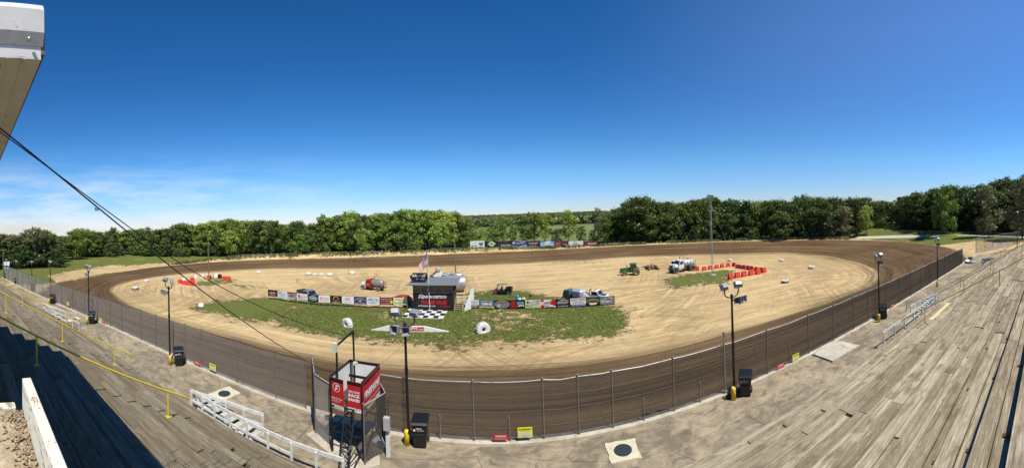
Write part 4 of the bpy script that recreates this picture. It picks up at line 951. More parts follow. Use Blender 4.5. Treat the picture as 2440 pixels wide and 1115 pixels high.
for x0,x1,kinds,lb in ((-45,150,[2,6,1,3,1],'broad leafy tree in the wood behind the far left light poles'),
  (172,330,[0,1,2,0,3,5],'mid green tree in the wood above the grass field at the left turn'),(330,480,[0,2,0,3,5],'mid green tree in the wood left of the bare pole in the left island'),(482,640,[0,1,2,0,8],'mid green tree in the wood right of the bare pole in the left island'),
  (645,790,[0,2,3,5,1],'green tree in the wood behind the back straight above the row of white tyres'),(790,950,[0,2,0,8,3],'green tree in the wood behind the back straight above the red cab truck'),(950,1120,[0,4,8,4,2],'light green tree in the wood behind the flag and scoring stand'),
  (1440,1560,[1,5,7,1],'dark green tree in the tall wood behind the green tractor'),(1560,1700,[1,7,0,5],'dark green tree in the tall wood between the tractor and the lattice tower'),(1700,1850,[1,5,0,7],'dark green tree in the tall wood above the red barriers'),(1850,2070,[5,7,1,0,1],'dark green tree in the tall wood behind the right turn'),
  (2085,2230,[1,5,1,9],'very dark tree on the slope left of the far right light pole'),(2230,2400,[1,7,5,1],'very dark tree on the slope above the pit yard fence'),(2400,2520,[1,5,7],'very dark tall tree at the right edge of the photo')):
    wood_line(x0,x1,kinds,lb,lb.replace('tree in','trees in').replace('tree on','trees on').replace('tree at','trees at'),step=20.5)
# trees that stand out
for px,ty,D,k,wd,l in ((768,509,160,3,.55,'narrow dark columnar tree poking above the wood left of centre'),(268,541,140,3,.8,'round topped tree standing a little above the left wood'),(1145,541,160,4,1.0,'bright green tree just left of the far billboards'),(1197,514,168,4,1.05,'broad light green tree behind the left end of the far billboards'),
  (1172,532,165,0,.9,'smaller green tree between two light trees behind the far billboards'),(1246,512,170,0,1.0,'tall green tree behind the third far billboard'),(1272,505,172,8,.95,'light green tree with a ragged top behind the middle of the far billboards'),(1296,507,171,4,1.0,'light green tree behind the blue far billboard'),(1352,499,166,4,1.05,'tallest light green tree standing against the field behind the far billboards'),
  (1326,545,160,1,.9,'dark low tree at the foot of the tallest tree behind the billboards'),(1384,538,165,1,.7,'small dark crooked tree right of the tallest light tree'),(1425,494,170,6,.62,'slim pale tree with a feathery top at the edge of the dark wood'),(1410,548,160,1,.7,'low dark tree at the left edge of the dark wood'),(1222,536,160,3,.9,'low green tree behind the second far billboard'),
  (2010,490,134,6,1.0,'brownish green tree with tan blossom in front of the dark wood'),(2064,488,134,4,.75,'bright yellow green tall tree right of the brownish tree'),(1916,520,134,0,.8,'small pale bushy tree in front of the dark wood'),(1975,515,132,6,.8,'low grey green tree left of the brownish tree'),(1860,505,135,0,.95,'fresh green tree leaning forward from the dark wood'),
  (82,541,93,6,.9,'silvery green tree behind the far left light poles'),(1532,466,142,1,1.15,'big dark round tree at the left corner of the tall wood'),(2355,440,112,6,.9,'lighter feathery tree among the dark trees on the right slope'),(2250,440,124,0,.8,'lighter green tree top among the dark trees on the right slope'),(2436,420,104,6,.9,'feathery pale tree at the right edge of the photo')):
    tree_px(px,ty,D,k,l,wid=wd)
# undergrowth along the wood edges
for i in range(60):
    px=rt.choice((rt.uniform(180,1120),rt.uniform(1450,2060),rt.uniform(2090,2440))); D=Dat(px)*.955
    d=ray(px,CY); hh=math.hypot(d.x,d.y); x,y=d.x/hh*D,d.y/hh*D
    side=['left turn','back straight','tall wood on the right','dark slope at the far right'][0 if px<560 else 1 if px<1300 else 2 if px<2075 else 3]
    tree(x,y,rt.uniform(2.2,4.2),rt.choice((0,1,6)),'low bush at the wood edge along the '+side,'bushes along the '+side,wid=1.5,name='bush',cat='bush')
# distant woods on the ridge, too many to count
def distant_woods():
    r=np.random.RandomState(9); V=[];F=[];T=[]; 
    for i in range(5200):
        px=r.uniform(-150,2600); D=r.choice([r.uniform(560,700),r.uniform(700,1200),r.uniform(1200,2300)])
        if px<1000: D=r.uniform(300,650)
        if px>1500: D=r.uniform(300,800)
        d=ray(px,CY); hh=math.hypot(d.x,d.y); x,y=d.x/hh*D,d.y/hh*D
        k=D; z=float(np.interp(D,[0,520,1900,5000],[-5.5,-5.5,5.5,6.0]))-min(max(D-300,0)*.026,130)*(1-float(sstep(R(-42),R(-22),np.array((px-CX)/RAD)))); 
        S=(6+D*.006)*(.55 if (px<1000 or px>1500) else 1); n=40
        u=r.randn(n,3); u/=np.linalg.norm(u,axis=1)[:,None]; u[:,2]=np.abs(u[:,2]); c=np.array([x,y,z+3+S*.15])+u*np.array([S*.75,S*.75,S*.95])*(.8+.35*r.rand(n))[:,None]
        a=np.cross(u,r.randn(n,3)); a/=np.linalg.norm(a,axis=1)[:,None]; b=np.cross(u,a); s=S*.30
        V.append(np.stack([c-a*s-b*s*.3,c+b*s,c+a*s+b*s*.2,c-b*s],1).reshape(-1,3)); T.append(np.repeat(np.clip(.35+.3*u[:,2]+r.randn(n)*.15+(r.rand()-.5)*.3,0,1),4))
    V=np.concatenate(V);T=np.concatenate(T);n=len(V)//4
    me=bpy.data.meshes.new('distant_woods'); me.vertices.add(4*n); me.vertices.foreach_set('co',V.astype('f').ravel()); me.loops.add(4*n); me.loops.foreach_set('vertex_index',np.arange(4*n,dtype='i')); me.polygons.add(n); me.polygons.foreach_set('loop_start',np.arange(0,4*n,4,dtype='i')); me.polygons.foreach_set('loop_total',np.full(n,4,'i')); me.update(calc_edges=True)
    t=me.attributes.new('tone','FLOAT','POINT'); t.data.foreach_set('value',T.astype('f'))
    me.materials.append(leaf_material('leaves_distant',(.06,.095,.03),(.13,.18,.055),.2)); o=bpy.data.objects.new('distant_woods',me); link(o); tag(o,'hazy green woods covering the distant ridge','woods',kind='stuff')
distant_woods()
# weeds and rough grass on the berm beyond the back straight
def weeds():
    r=np.random.RandomState(4); V=[];T=[]
    n=26000; px=r.uniform(430,2060,n); 
    O=OUT; 
    # points scattered just outside the outer edge of the track
    idx=r.randint(0,len(O),n); P=O[idx]; Nx=np.roll(O,-1,0)[idx]-P; t=r.rand(n)[:,None]; C=P+Nx*t; nn=np.c_[Nx[:,1],-Nx[:,0]]; nn/=np.linalg.norm(nn,axis=1)[:,None]+1e-9
    cen=O.mean(0); sgn=np.sign(((C-cen)*nn).sum(1)); off=.6+np.abs(r.randn(n))*1.7; C=C+nn*(sgn*off)[:,None]
    dens=np.sin(C[:,0]*.21)+np.sin(C[:,0]*.53+2)+np.sin(C[:,0]*1.3+1)*.6+r.randn(n)*.8
    ang=np.arctan2(C[:,0],C[:,1]); ok=(C[:,1]>60)&(dens>-.35)&(ang<R(56))&(off<6)
    C=C[ok]; z=np.array([gh(a,b) for a,b in C]); m=len(C)
    h=(.35+.75*r.rand(m)**2); a=r.rand(m)*6.28; w_=.16+.22*r.rand(m)
    dx=np.cos(a)*w_;dy=np.sin(a)*w_; l=r.randn(m,2)*.12
    V=np.stack([np.c_[C[:,0]-dx,C[:,1]-dy,z-.05],np.c_[C[:,0]+dx,C[:,1]+dy,z-.05],np.c_[C[:,0]+dx*.8+l[:,0],C[:,1]+dy*.8+l[:,1],z+h],np.c_[C[:,0]-dx*.6+l[:,0],C[:,1]-dy*.6+l[:,1],z+h*.8]],1).reshape(-1,3)
    me=bpy.data.meshes.new('rough_grass'); me.vertices.add(4*m); me.vertices.foreach_set('co',V.astype('f').ravel()); me.loops.add(4*m); me.loops.foreach_set('vertex_index',np.arange(4*m,dtype='i')); me.polygons.add(m); me.polygons.foreach_set('loop_start',np.arange(0,4*m,4,dtype='i')); me.polygons.foreach_set('loop_total',np.full(m,4,'i')); me.update(calc_edges=True)
    t=me.attributes.new('tone','FLOAT','POINT'); t.data.foreach_set('value',np.repeat(np.clip(.5+.35*np.sin(C[:,0]*.37)+r.randn(m)*.3,0,1),4).astype('f'))
    me.materials.append(leaf_material('dry_and_green_weeds',(.09,.12,.03),(.42,.36,.18),.3)); o=bpy.data.objects.new('rough_grass',me); link(o); tag(o,'rough green and straw coloured grass on the bank beyond the back straight','grass',kind='stuff')
weeds()

def tufts():
    r=np.random.RandomState(14); n=80000; P=smooth_poly([ain(a,b) for a,b in grass_px],120,2); lo=P.min(0);hi=P.max(0); C=lo+(hi-lo)*r.rand(n,2); d=sdf(P,C[:,0],C[:,1])
    f=np.sin(C[:,0]*.9+np.sin(C[:,1]*.7)*2)+np.sin(C[:,1]*1.7+np.sin(C[:,0]*.5)*2)+np.sin(C[:,0]*.23+2)*np.sin(C[:,1]*.31)*1.2
    ok=(d>r.rand(n)*3-1.0)&(f*.55+r.randn(n)*1.2+np.minimum(d,2)*.8>.4); C=C[ok]; m=len(C); z=np.full(m,ZIN)
    h=.03+.07*r.rand(m)**2; a=r.rand(m)*6.28; w_=.05+.08*r.rand(m); dx=np.cos(a)*w_;dy=np.sin(a)*w_; l=r.randn(m,2)*.05
    V=np.stack([np.c_[C[:,0]-dx,C[:,1]-dy,z-.02],np.c_[C[:,0]+dx,C[:,1]+dy,z-.02],np.c_[C[:,0]+dx*.8+l[:,0],C[:,1]+dy*.8+l[:,1],z+h],np.c_[C[:,0]-dx*.6+l[:,0],C[:,1]-dy*.6+l[:,1],z+h*.8]],1).reshape(-1,3)
    me=bpy.data.meshes.new('grass_tufts'); me.vertices.add(4*m); me.vertices.foreach_set('co',V.astype('f').ravel()); me.loops.add(4*m); me.loops.foreach_set('vertex_index',np.arange(4*m,dtype='i')); me.polygons.add(m); me.polygons.foreach_set('loop_start',np.arange(0,4*m,4,dtype='i')); me.polygons.foreach_set('loop_total',np.full(m,4,'i')); me.update(calc_edges=True)
    t=me.attributes.new('tone','FLOAT','POINT'); t.data.foreach_set('value',np.repeat(r.rand(m)**1.5,4).astype('f'))
    me.materials.append(leaf_material('grass_blades',(.095,.145,.016),(.26,.32,.06),.3)); o=bpy.data.objects.new('grass_tufts',me); link(o); tag(o,'short tufts of green grass on the infield',kind='stuff')
tufts()
# ---------------------------------------------------------------- banners in the infield
def board_thing(a,b,z0,z1,draw,label,panel,name='banner',group=None,cat='banner',ground=None,legs=False):
    """a, b: world points of the lower left and right ends; z0/z1 heights above ground"""
    c=(a+b)/2; w_=math.hypot(b.x-a.x,b.y-a.y); rz=math.atan2(b.y-a.y,b.x-a.x)
    t=thing(name,label,cat,(c.x,c.y,c.z),rz,group); h=z1-z0
    rr=random.Random(int(c.x*100)); tw=rr.uniform(-.008,.008)
    MB().box((0,0,z0+h/2),(w_*.985,.02,h)).build('panel',panel,t)
    bd=Board(-.013); draw(bd,w_*.985,h,z0+h/2); bd.done(t)
    if legs:
        for sx in(-.46,.0,.46): MB().b2(w_*sx-.05,.03,-.5,w_*sx+.05,.12,z0+h).build('post',post_wood,t)
    return t
def dv_car(b,w,h,z): b.e(0,z,w*.40,h*.30,greyprint); b.e(w*.02,z,w*.36,h*.25,black); b.p([(-w*.32,z-h*.02),(-w*.2,z+h*.16),(w*.1,z+h*.2),(w*.34,z+h*.02),(w*.3,z-h*.1),(-w*.28,z-h*.12)],signred); b.t('DIRT TRACK',0,z+h*.02,h*.16,w*.5,cleanwhite,.03,.2); b.t('RACING PARTS',0,z-h*.3,h*.1,w*.6,silver)
def dv_aggregate(b,w,h,z): b.r(-w*.42,z+h*.16,-w*.05,z+h*.34,navy); b.r(-w*.42,z+h*.22,-w*.05,z+h*.26,cleanwhite); b.t('ALDOON',w*.2,z+h*.24,h*.17,w*.4,silver,.03,.2); b.r(-w*.42,z+h*.02,w*.42,z+h*.06,blueprint); b.t('AGGREGATES',0,z-h*.12,h*.1,w*.6,blueprint); b.t('517-555-0100',0,z-h*.3,h*.12,w*.7,greyprint,.01)
def dv_zero(b,w,h,z): b.r(-w*.5,z+h*.3,w*.5,z+h*.5,maroon); b.t('ZERO',0,z+h*.04,h*.34,w*.85,black,.04,.25); b.t('GRAVITY',w*.1,z-h*.22,h*.17,w*.6,signred,.03,.25); b.p([(w*.2,z-h*.5),(w*.5,z-h*.5),(w*.5,z-h*.1)],greyprint)
def dv_prouty(b,w,h,z): b.t('PROUTY',w*.06,z-h*.05,h*.34,w*.72,signred,.02); b.t('THE ORIGINAL',w*.15,z+h*.28,h*.08,w*.5,greyprint); b.p([(-w*.46,z+h*.1),(-w*.30,z+h*.38),(-w*.14,z+h*.1)],signred); b.r(-w*.36,z-h*.3,-w*.27,z+h*.1,signred); b.r(-w*.3,z-h*.4,w*.42,z-h*.33,navy)
def dv_wilber(b,w,h,z): b.e(0,z,w*.40,h*.34,cleanwhite); b.e(0,z,w*.37,h*.30,navy); b.t('WILBER',0,z+h*.02,h*.22,w*.62,cleanwhite,.04); b.p([(-w*.14,z+h*.26),(0,z+h*.44),(w*.14,z+h*.26)],silver); b.t('TRUCKING',0,z-h*.2,h*.1,w*.4,sky_print)
def dv_trojan(b,w,h,z): b.t('TROJAN',w*.1,z+h*.12,h*.22,w*.62,greyprint,.02); b.r(-w*.42,z-h*.12,w*.42,z-h*.04,pinkprint); b.t('HEAT TREAT AND MACHINE',0,z-h*.22,h*.08,w*.8,pinkprint); b.p([(-w*.40,z),(-w*.32,z+h*.3),(-w*.2,z+h*.3),(-w*.24,z)],pinkprint); b.t('CALL FOR SERVICE',0,z-h*.36,h*.07,w*.7,pinkprint)
def dv_arch(b,w,h,z): b.e(0,z+h*.08,w*.24,h*.34,gold); b.e(0,z+h*.08,w*.20,h*.28,black); b.p([(-w*.3,z-h*.22),(-w*.26,z),(w*.22,z+h*.04),(w*.28,z-h*.22)],maroon); b.t('RALPH',-w*.02,z-h*.06,h*.18,w*.44,signred,.03,.2); b.t('517-555-0168',0,z-h*.38,h*.12,w*.72,cleanwhite,.01)
def dv_larry(b,w,h,z): b.t('LARRY',-w*.02,z+h*.2,h*.24,w*.5,pinkprint,.04,.2); b.t('LENTZ',0,z-h*.02,h*.14,w*.46,signred,.02,.2); b.t('517-555',-w*.18,z-h*.28,h*.11,w*.28,greyprint); b.t('0142',w*.2,z-h*.28,h*.11,w*.2,greyprint)
def dv_vx(b,w,h,z): b.t('THE AUTOMOTIVE',0,z+h*.06,h*.15,w*.82,gold,.03,arc=h*.22); b.t('V/X',0,z-h*.06,h*.26,w*.26,cream,.03,.2); b.t('517-278-0161',0,z-h*.38,h*.14,w*.84,gold,.02)
def dv_pells(b,w,h,z): b.e(0,z+h*.02,w*.44,h*.40,greenprint); b.e(0,z+h*.02,w*.41,h*.36,cleanwhite); b.t("PELL'S",0,z+h*.14,h*.30,w*.72,blueprint,.04); b.t('TIRE SERVICE',0,z-h*.14,h*.13,w*.55,sky_print,.02,.2); b.r(-w*.2,z-h*.32,w*.2,z-h*.27,greyprint)
def dv_deluke(b,w,h,z): b.t('Deluke Automotive',0,z+h*.3,h*.13,w*.84,cream,.01); b.t('639-3889',-w*.08,z+h*.02,h*.2,w*.6,pinkprint,.02); b.e(w*.36,z-h*.1,w*.11,h*.24,gold); b.t('COLLISION REPAIR',-w*.1,z-h*.32,h*.09,w*.66,cream)
def dv_yellow(b,w,h,z): b.t('KRISER BODY',0,z+h*.25,h*.2,w*.82,greyprint,.02,.25); b.t('SHOP',w*.1,z+h*.05,h*.14,w*.4,greyprint,.02); b.t('517-278-0265',0,z-h*.2,h*.2,w*.82,black,.02); b.r(-w*.45,z-h*.42,w*.45,z-h*.38,greenprint)
LB=[(639,712),(662,715),(685,719),(708,722),(733.5,725),(759.5,728),(787,729),(815,730.5),(844,732),(874,733.5),(905,734.5),(938,735),(970.6,735)]
LG=[G(*p) for p in LB]; 
for i in range(1,len(LG)-1): LG[i].z=LG[i].z
ldr=[(dv_car,black,'leftmost black banner with a red car in an oval, left infield fence'),(dv_aggregate,cleanwhite,'white banner with a blue bar and grey lettering, second from the left end'),(dv_zero,silver,'banner reading ZERO with a dark red top edge, left infield fence'),(dv_prouty,cleanwhite,'white banner with big red PROUTY lettering in front of the pickup'),(dv_wilber,black,'black banner with a white WILBER badge in front of the pickup'),(dv_trojan,cleanwhite,'white and pink banner reading TROJAN on the left infield fence'),(dv_arch,black,'black banner with a gold arch over red lettering'),(dv_larry,cleanwhite,'white banner with red LARRY lettering left of the blue banner'),(dv_vx,navy,'dark blue banner with curved gold lettering'),(dv_pells,cleanwhite,"white banner with an oval around blue PELL'S lettering"),(dv_deluke,maroon,'dark maroon banner left of the pale yellow one'),(dv_yellow,cream,'pale yellow banner right beside the scoring stand')]
for (a,b,(dr,pm,lb)) in zip(LG[:-1],LG[1:],ldr): board_thing(a,b,.58,1.80,dr,lb,pm,group=None)
def frame_fence(pts,label,z1,name='banner_rail'):
    t=thing(name,label,'fence',pts[0]); o=pts[0]
    for p in pts:
        q=p-o; MB().bar((q.x,q.y,-.2),(q.x,q.y,z1+.02),.07).build('post',paint('grey_post',(.28,.25,.20),.9),t)
    m=MB()
    for a,b in zip(pts[:-1],pts[1:]):
        a=a-o;b=b-o
        for z in (.06,z1-.05): m.bar(a+Vector((0,.05,z)),b+Vector((0,.05,z)),.05,.10)
    m.build('rail',darksteel,t); return t
off=Vector((0,.07,0))
frame_fence([p+off for p in LG],'low wooden rail carrying the banners left of the scoring stand',1.8)
def dv_mm(b,w,h,z): b.r(-w*.5,z-h*.5,w*.5,z-h*.16,maroon); b.t('M&M',w*.18,z+h*.22,h*.3,w*.42,greyprint,.0); b.p([(-w*.48,z+h*.2),(-w*.44,z+h*.3),(-w*.22,z+h*.34),(-w*.2,z+h*.22)],greyprint); b.r(-w*.2,z-h*.03,w*.42,z-h*.0,greyprint); b.r(-w*.2,z,-w*.185,z+h*.28,greyprint); b.t('MARK MILLER POLE BARNS',0,z-h*.25,h*.09,w*.7,cleanwhite,.02); b.t('REPAIR CONSTRUCTION SERVICE',0,z-h*.40,h*.09,w*.86,cleanwhite,.02)
def dv_zone(b,w,h,z): b.r(-w*.5,z-h*.5,w*.5,z-h*.28,gold); b.t('ADVENTURE',0,z+h*.30,h*.17,w*.8,gold,.04,arc=h*.08); b.t('ZONE',w*.0,z+h*.02,h*.34,w*.76,cream,.05); b.e(-w*.1,z+h*.02,w*.085,h*.17,cleanwhite); b.t('BATTING CAGES GO KARTS',0,z-h*.35,h*.08,w*.9,cleanwhite,.02); b.t('MINI GOLF BOATS',0,z-h*.45,h*.06,w*.7,maroon)
def dv_oval(b,w,h,z): b.e(0,z,w*.48,h*.47,silver); b.e(0,z,w*.455,h*.43,greyprint); b.t('Ryan Automotive',0,z+h*.22,h*.15,w*.7,signred,.03); b.e(-w*.22,z-h*.14,w*.10,h*.18,cleanwhite); b.e(-w*.22,z-h*.14,w*.06,h*.1,greyprint); b.t('TIRES BRAKES',w*.13,z-h*.02,h*.1,w*.5,silver); b.t('517-555-0178',w*.13,z-h*.2,h*.1,w*.45,silver)
def dv_bbq(b,w,h,z): b.t('BAR',-w*.27,z+h*.12,h*.42,w*.36,signred,.05); b.t('BOUR',w*.2,z+h*.14,h*.36,w*.46,sky_print,.05); b.p([(-w*.36,z+h*.3),(-w*.28,z+h*.48),(-w*.22,z+h*.3)],signred); b.r(-w*.46,z-h*.42,-w*.02,z-h*.14,signred); b.t('CONCRETE',-w*.24,z-h*.28,h*.12,w*.4,black,.02); b.p([(w*.0,z-h*.3),(w*.08,z-h*.1),(w*.38,z-h*.1),(w*.48,z-h*.32),(w*.3,z-h*.22)],cleanwhite)
def dv_caud(b,w,h,z): b.p([(-w*.38,z+h*.02),(-w*.36,z+h*.22),(w*.42,z+h*.44),(w*.42,z+h*.18)],greyprint); b.p([(-w*.46,z-h*.3),(-w*.44,z-h*.06),(w*.44,z+h*.12),(w*.42,z-h*.14)],greyprint); b.t('CAUDILL',w*.04,z+h*.22,h*.19,w*.66,cleanwhite,.05,.2); b.t('AND SONS',w*.0,z-h*.08,h*.19,w*.78,cleanwhite,.05,.2); b.p([(-w*.48,z+h*.14),(-w*.3,z+h*.44),(-w*.26,z+h*.2)],black); b.t('EXCAVATING AND SEPTIC',0,z-h*.38,h*.08,w*.9,greenprint)
def dv_redw(b,w,h,z): b.e(-w*.38,z+h*.36,w*.12,h*.14,signred); b.e(-w*.36,z-h*.34,w*.14,h*.2,signred); b.p([(w*.24,z+h*.5),(w*.5,z+h*.5),(w*.5,z-h*.32),(w*.12,z-h*.06)],signred); b.p([(-w*.3,z-h*.05),(w*.3,z+h*.3),(w*.26,z+h*.38),(-w*.38,z+h*.06)],pinkprint); b.e(-w*.06,z-h*.15,w*.15,h*.17,greyprint); b.e(-w*.06,z-h*.15,w*.09,h*.1,cleanwhite); b.t('RACEWAY',-w*.02,z+h*.12,h*.12,w*.5,maroon,.02,.2); b.r(-w*.2,z-h*.46,w*.42,z-h*.38,signred)
def dv_bun(b,w,h,z): b.p([(-w*.36,z+h*.24),(-w*.1,z+h*.4),(w*.2,z+h*.4),(w*.42,z+h*.28),(w*.1,z+h*.3)],silver); b.t('BUNCEY',0,z+h*.06,h*.26,w*.82,silver,.05,.3); b.t('AUTO BODY',w*.02,z-h*.17,h*.12,w*.56,signred,.02,.3); b.t('517-555-0181',-w*.02,z-h*.38,h*.12,w*.72,cleanwhite,.02)
def dv_sonic(b,w,h,z): b.t('SONIC PRIDE',0,z+h*.3,h*.27,w*.9,signred,.03); b.t('LAUNDRY SERVICE',0,z+h*.02,h*.11,w*.66,blueprint,.02); b.t('JONESVILLE MICHIGAN',0,z-h*.13,h*.1,w*.8,blueprint,.01); b.r(-w*.5,z-h*.5,w*.5,z-h*.26,navy); b.t('517-555-0164',0,z-h*.38,h*.13,w*.86,cleanwhite,.02)
def dv_gr(b,w,h,z): b.e(0,z+h*.04,w*.46,h*.3,cream); b.e(0,z+h*.06,w*.43,h*.26,greenprint); b.p([(-w*.44,z+h*.1),(w*.44,z+h*.1),(w*.40,z-h*.14),(-w*.40,z-h*.14)],maroon); b.t('CAR WASH',0,z-h*.02,h*.16,w*.7,signred,.04); b.p([(-w*.3,z-h*.2),(w*.3,z-h*.2),(w*.2,z-h*.42),(-w*.2,z-h*.42)],cleanwhite)
def dv_lee(b,w,h,z): b.t("Lee's",-w*.28,z+h*.08,h*.17,w*.34,cleanwhite,.02); b.t('Roofing',-w*.06,z-h*.16,h*.25,w*.76,cleanwhite,.03); b.p([(w*.06,z+h*.42),(w*.12,z+h*.42),(w*.4,z+h*.18),(w*.34,z+h*.14)],cleanwhite); b.p([(-w*.3,z+h*.2),(-w*.06,z+h*.32),(0,z+h*.28),(-w*.02,z+h*.22)],silver); b.t('517-555-0179',-w*.04,z-h*.38,h*.1,w*.66,silver)
RB=[(1106.6,735),(1142,736),(1178,737),(1216,737),(1251.9,736.5),(1288,736),(1324.4,735),(1359.4,733),(1396.6,731),(1430,729),(1465,726)]
RG=[G(*p) for p in RB]
rdr=[(dv_mm,cleanwhite,'white and maroon banner reading M&M beside the stand steps'),(dv_zone,blueprint,'blue and yellow banner reading ZONE'),(dv_oval,black,'black banner with a grey oval right of the ZONE banner'),(dv_bbq,black,'black banner with large red and blue lettering in front of the blue barrel'),(dv_caud,cream,'pale green banner with two slanted lines of white lettering'),(dv_redw,cleanwhite,'white banner with red patches and a slanted flag shape'),(dv_bun,black,'black banner with slanted silver lettering'),(dv_sonic,cleanwhite,'white banner with red top lettering and a navy lower edge'),(dv_gr,black,'black banner with a green and red oval badge'),(dv_lee,greyprint,'dark grey banner with white roofing lettering at the right end')]
for (a,b,(dr,pm,lb)) in zip(RG[:-1],RG[1:],rdr): board_thing(a,b,.16,1.42,dr,lb,pm)
frame_fence([p+off for p in RG],'low rail carrying the banners right of the scoring stand',1.42)
# far billboards beyond the back straight
def fd_a(b,w,h,z): b.t('Auto Glass Service',-w*.2,z+h*.25,h*.1,w*.45,greyprint); b.t('Windshields',-w*.2,z+h*.08,h*.09,w*.35,greyprint); b.t('SAFELIGHT',-w*.2,z-h*.25,h*.2,w*.45,black,.04); b.p([(w*.08,z+h*.2),(w*.42,z+h*.3),(w*.4,z-h*.2),(w*.25,z-h*.38),(w*.1,z-h*.1)],greyprint)
def fd_b(b,w,h,z): b.e(0,z+h*.02,w*.3,h*.24,silver); b.e(0,z+h*.04,w*.18,h*.4,cream); b.e(0,z+h*.04,w*.10,h*.2,greenprint); b.t('OUTDOOR SHOP',0,z+h*.02,h*.16,w*.6,greyprint,.02)
def fd_c(b,w,h,z): b.t('WELDING',-w*.1,z+h*.2,h*.3,w*.6,maroon,.04,.2); b.t('TRAX PRO',w*.02,z-h*.2,h*.3,w*.8,silver,.05,.1)
def fd_d(b,w,h,z): b.p([(-w*.5,z-h*.5),(w*.5,z-h*.5),(w*.5,z-h*.1),(-w*.1,z-h*.38),(-w*.5,z-h*.2)],sky_print); b.t('W',-w*.38,z+h*.2,h*.4,w*.18,cleanwhite,.05,.2); b.t('williams pools',w*.04,z+h*.12,h*.24,w*.6,cleanwhite,.02,.2); b.r(0,z+h*.36,w*.46,z+h*.44,cream)
def fd_e(b,w,h,z): b.p([(-w*.46,z+h*.3),(w*.46,z+h*.3),(w*.3,z-h*.1),(-w*.3,z-h*.1)],maroon); b.t('ENTERPRISES',0,z+h*.18,h*.18,w*.72,silver,.03); b.t('NATIONAL',0,z-h*.04,h*.14,w*.5,sky_print); b.t('555-0123',0,z-h*.3,h*.12,w*.4,silver)
def fd_f(b,w,h,z): b.r(-w*.46,z-h*.3,w*.46,z+h*.36,sky_print); b.p([(-w*.2,z+h*.1),(-w*.1,z+h*.45),(w*.3,z+h*.45),(w*.1,z+h*.1)],cleanwhite); b.t('CHEMICAL',w*.06,z-h*.05,h*.24,w*.75,cleanwhite,.03); b.r(-w*.44,z-h*.26,-w*.38,z+h*.3,cleanwhite)
def fd_g(b,w,h,z): b.r(0,z-h*.5,w*.5,z+h*.2,black); b.t('HART',-w*.24,z+h*.1,h*.4,w*.4,pinkprint,.03,.3); b.t('bank',w*.25,z,h*.3,w*.3,silver); b.t('LOANS TODAY',-w*.22,z-h*.3,h*.1,w*.4,silver)
def fd_h(b,w,h,z): b.p([(-w*.3,z-h*.5),(-w*.1,z+h*.5),(w*.0,z+h*.5),(-w*.15,z-h*.5)],silver); b.t('The Barn',w*.05,z-h*.08,h*.2,w*.4,greyprint,.02,.2); b.r(-w*.03,z+h*.12,w*.1,z+h*.24,greyprint); b.t('EST 1971',w*.05,z-h*.3,h*.09,w*.3,greyprint)
def fd_k(b,w,h,z): b.t('KINGS',w*.12,z+h*.08,h*.28,w*.6,cleanwhite,.03); b.t('PERFORMANCE PARTS',0,z-h*.26,h*.13,w*.76,silver,.02); b.p([(-w*.4,z+h*.2),(-w*.3,z+h*.3),(-w*.18,z+h*.3),(-w*.2,z+h*.1)],signred)
FB=[1120.5,1154.8,1189,1220.5,1255,1287,1321.6,1355,1390,1425.4]
fdr=[(fd_a,cleanwhite,'white billboard with a grey shield at the left end of the far billboards'),(fd_b,black,'black billboard with a round pale green badge beyond the back straight'),(fd_c,black,'black billboard with red over silver lettering beyond the back straight'),(fd_d,navy,'dark blue billboard with a light blue wave beyond the back straight'),(fd_e,black,'black billboard with a maroon funnel shape in the middle of the row'),(fd_f,blueprint,'bright blue billboard with a white corner beyond the back straight'),(fd_g,maroon,'maroon and black billboard beyond the back straight'),(fd_h,silver,'plain white billboard with small dark lettering, second from the right end'),(fd_k,maroon,'dark maroon billboard reading KINGS at the right end of the row')]
def FP(px): 
    p=atd(px,574,131); return p
for px0,px1,(dr,pm,lb) in zip(FB[:-1],FB[1:],fdr):
    a=atd(px0,589,131); b=atd(px1,589,131); a.z=b.z=(a.z+b.z)/2; g=gh((a.x+b.x)/2,(a.y+b.y)/2); zb=a.z-g; a.z=b.z=g
    board_thing(a,b,zb,zb+2.35,dr,lb,pm if pm is not silver else cleanwhite,name='billboard',cat='billboard',legs=True)
# ---------------------------------------------------------------- scoring stand
S0=G(985,739); S1=G(1081,741)
sw=(S1-S0).length; srz=math.atan2(S1.y-S0.y,S1.x-S0.x); sc0=(S0+S1)/2
ss=thing('scoring_stand','black scoring stand with white and red lettering behind the chequered platform','scoring stand',sc0,srz)
H1=2.9;W2=sw/2;dp=3.6
MB().b2(-W2,0,0,W2,.06,H1).build('front_wall',black,ss)
m=MB(); m.b2(-W2,.06,0,-W2+.06,dp,H1); m.b2(W2-.06,.06,0,W2,dp,H1); m.b2(-W2,dp,0,W2,dp+.06,4.15); m.build('wall',black,ss)
MB().b2(-W2+.06,.06,1.45,W2-.06,dp,1.55).build('floor',darksteel,ss)
m=MB()
for x in (-W2+.04,-W2*.62,-W2*.26,W2*.12,W2*.5,W2-.04): m.b2(x-.035,.0,H1,x+.035,.07,4.2)
m.b2(-W2,-.01,H1-.06,W2,.09,H1+.02); m.b2(-W2+.0,dp*.5,H1,-W2+.06,dp*.5+.08,4.2); m.b2(W2-.06,dp*.5,H1,W2,dp*.5+.08,4.2)
m.build('window_frame',silver,ss)
MB().b2(-W2+.03,.03,H1+.02,W2-.03,.045,3.95).build('window_pane',glass,ss)
m=MB(); m.box((0,dp/2-.1,4.38),(sw+1.5,dp+1.5,.10),0,0,R(4)); m.build('roof',paint('roof_steel',(.24,.25,.26),.5,.3,var=.15),ss)
m=MB(); 
for i in range(16): x=-sw/2-.65+i*(sw+1.3)/15; m.box((x,dp/2-.1,4.445),(.035,dp+1.5,.03),0,0,R(4))
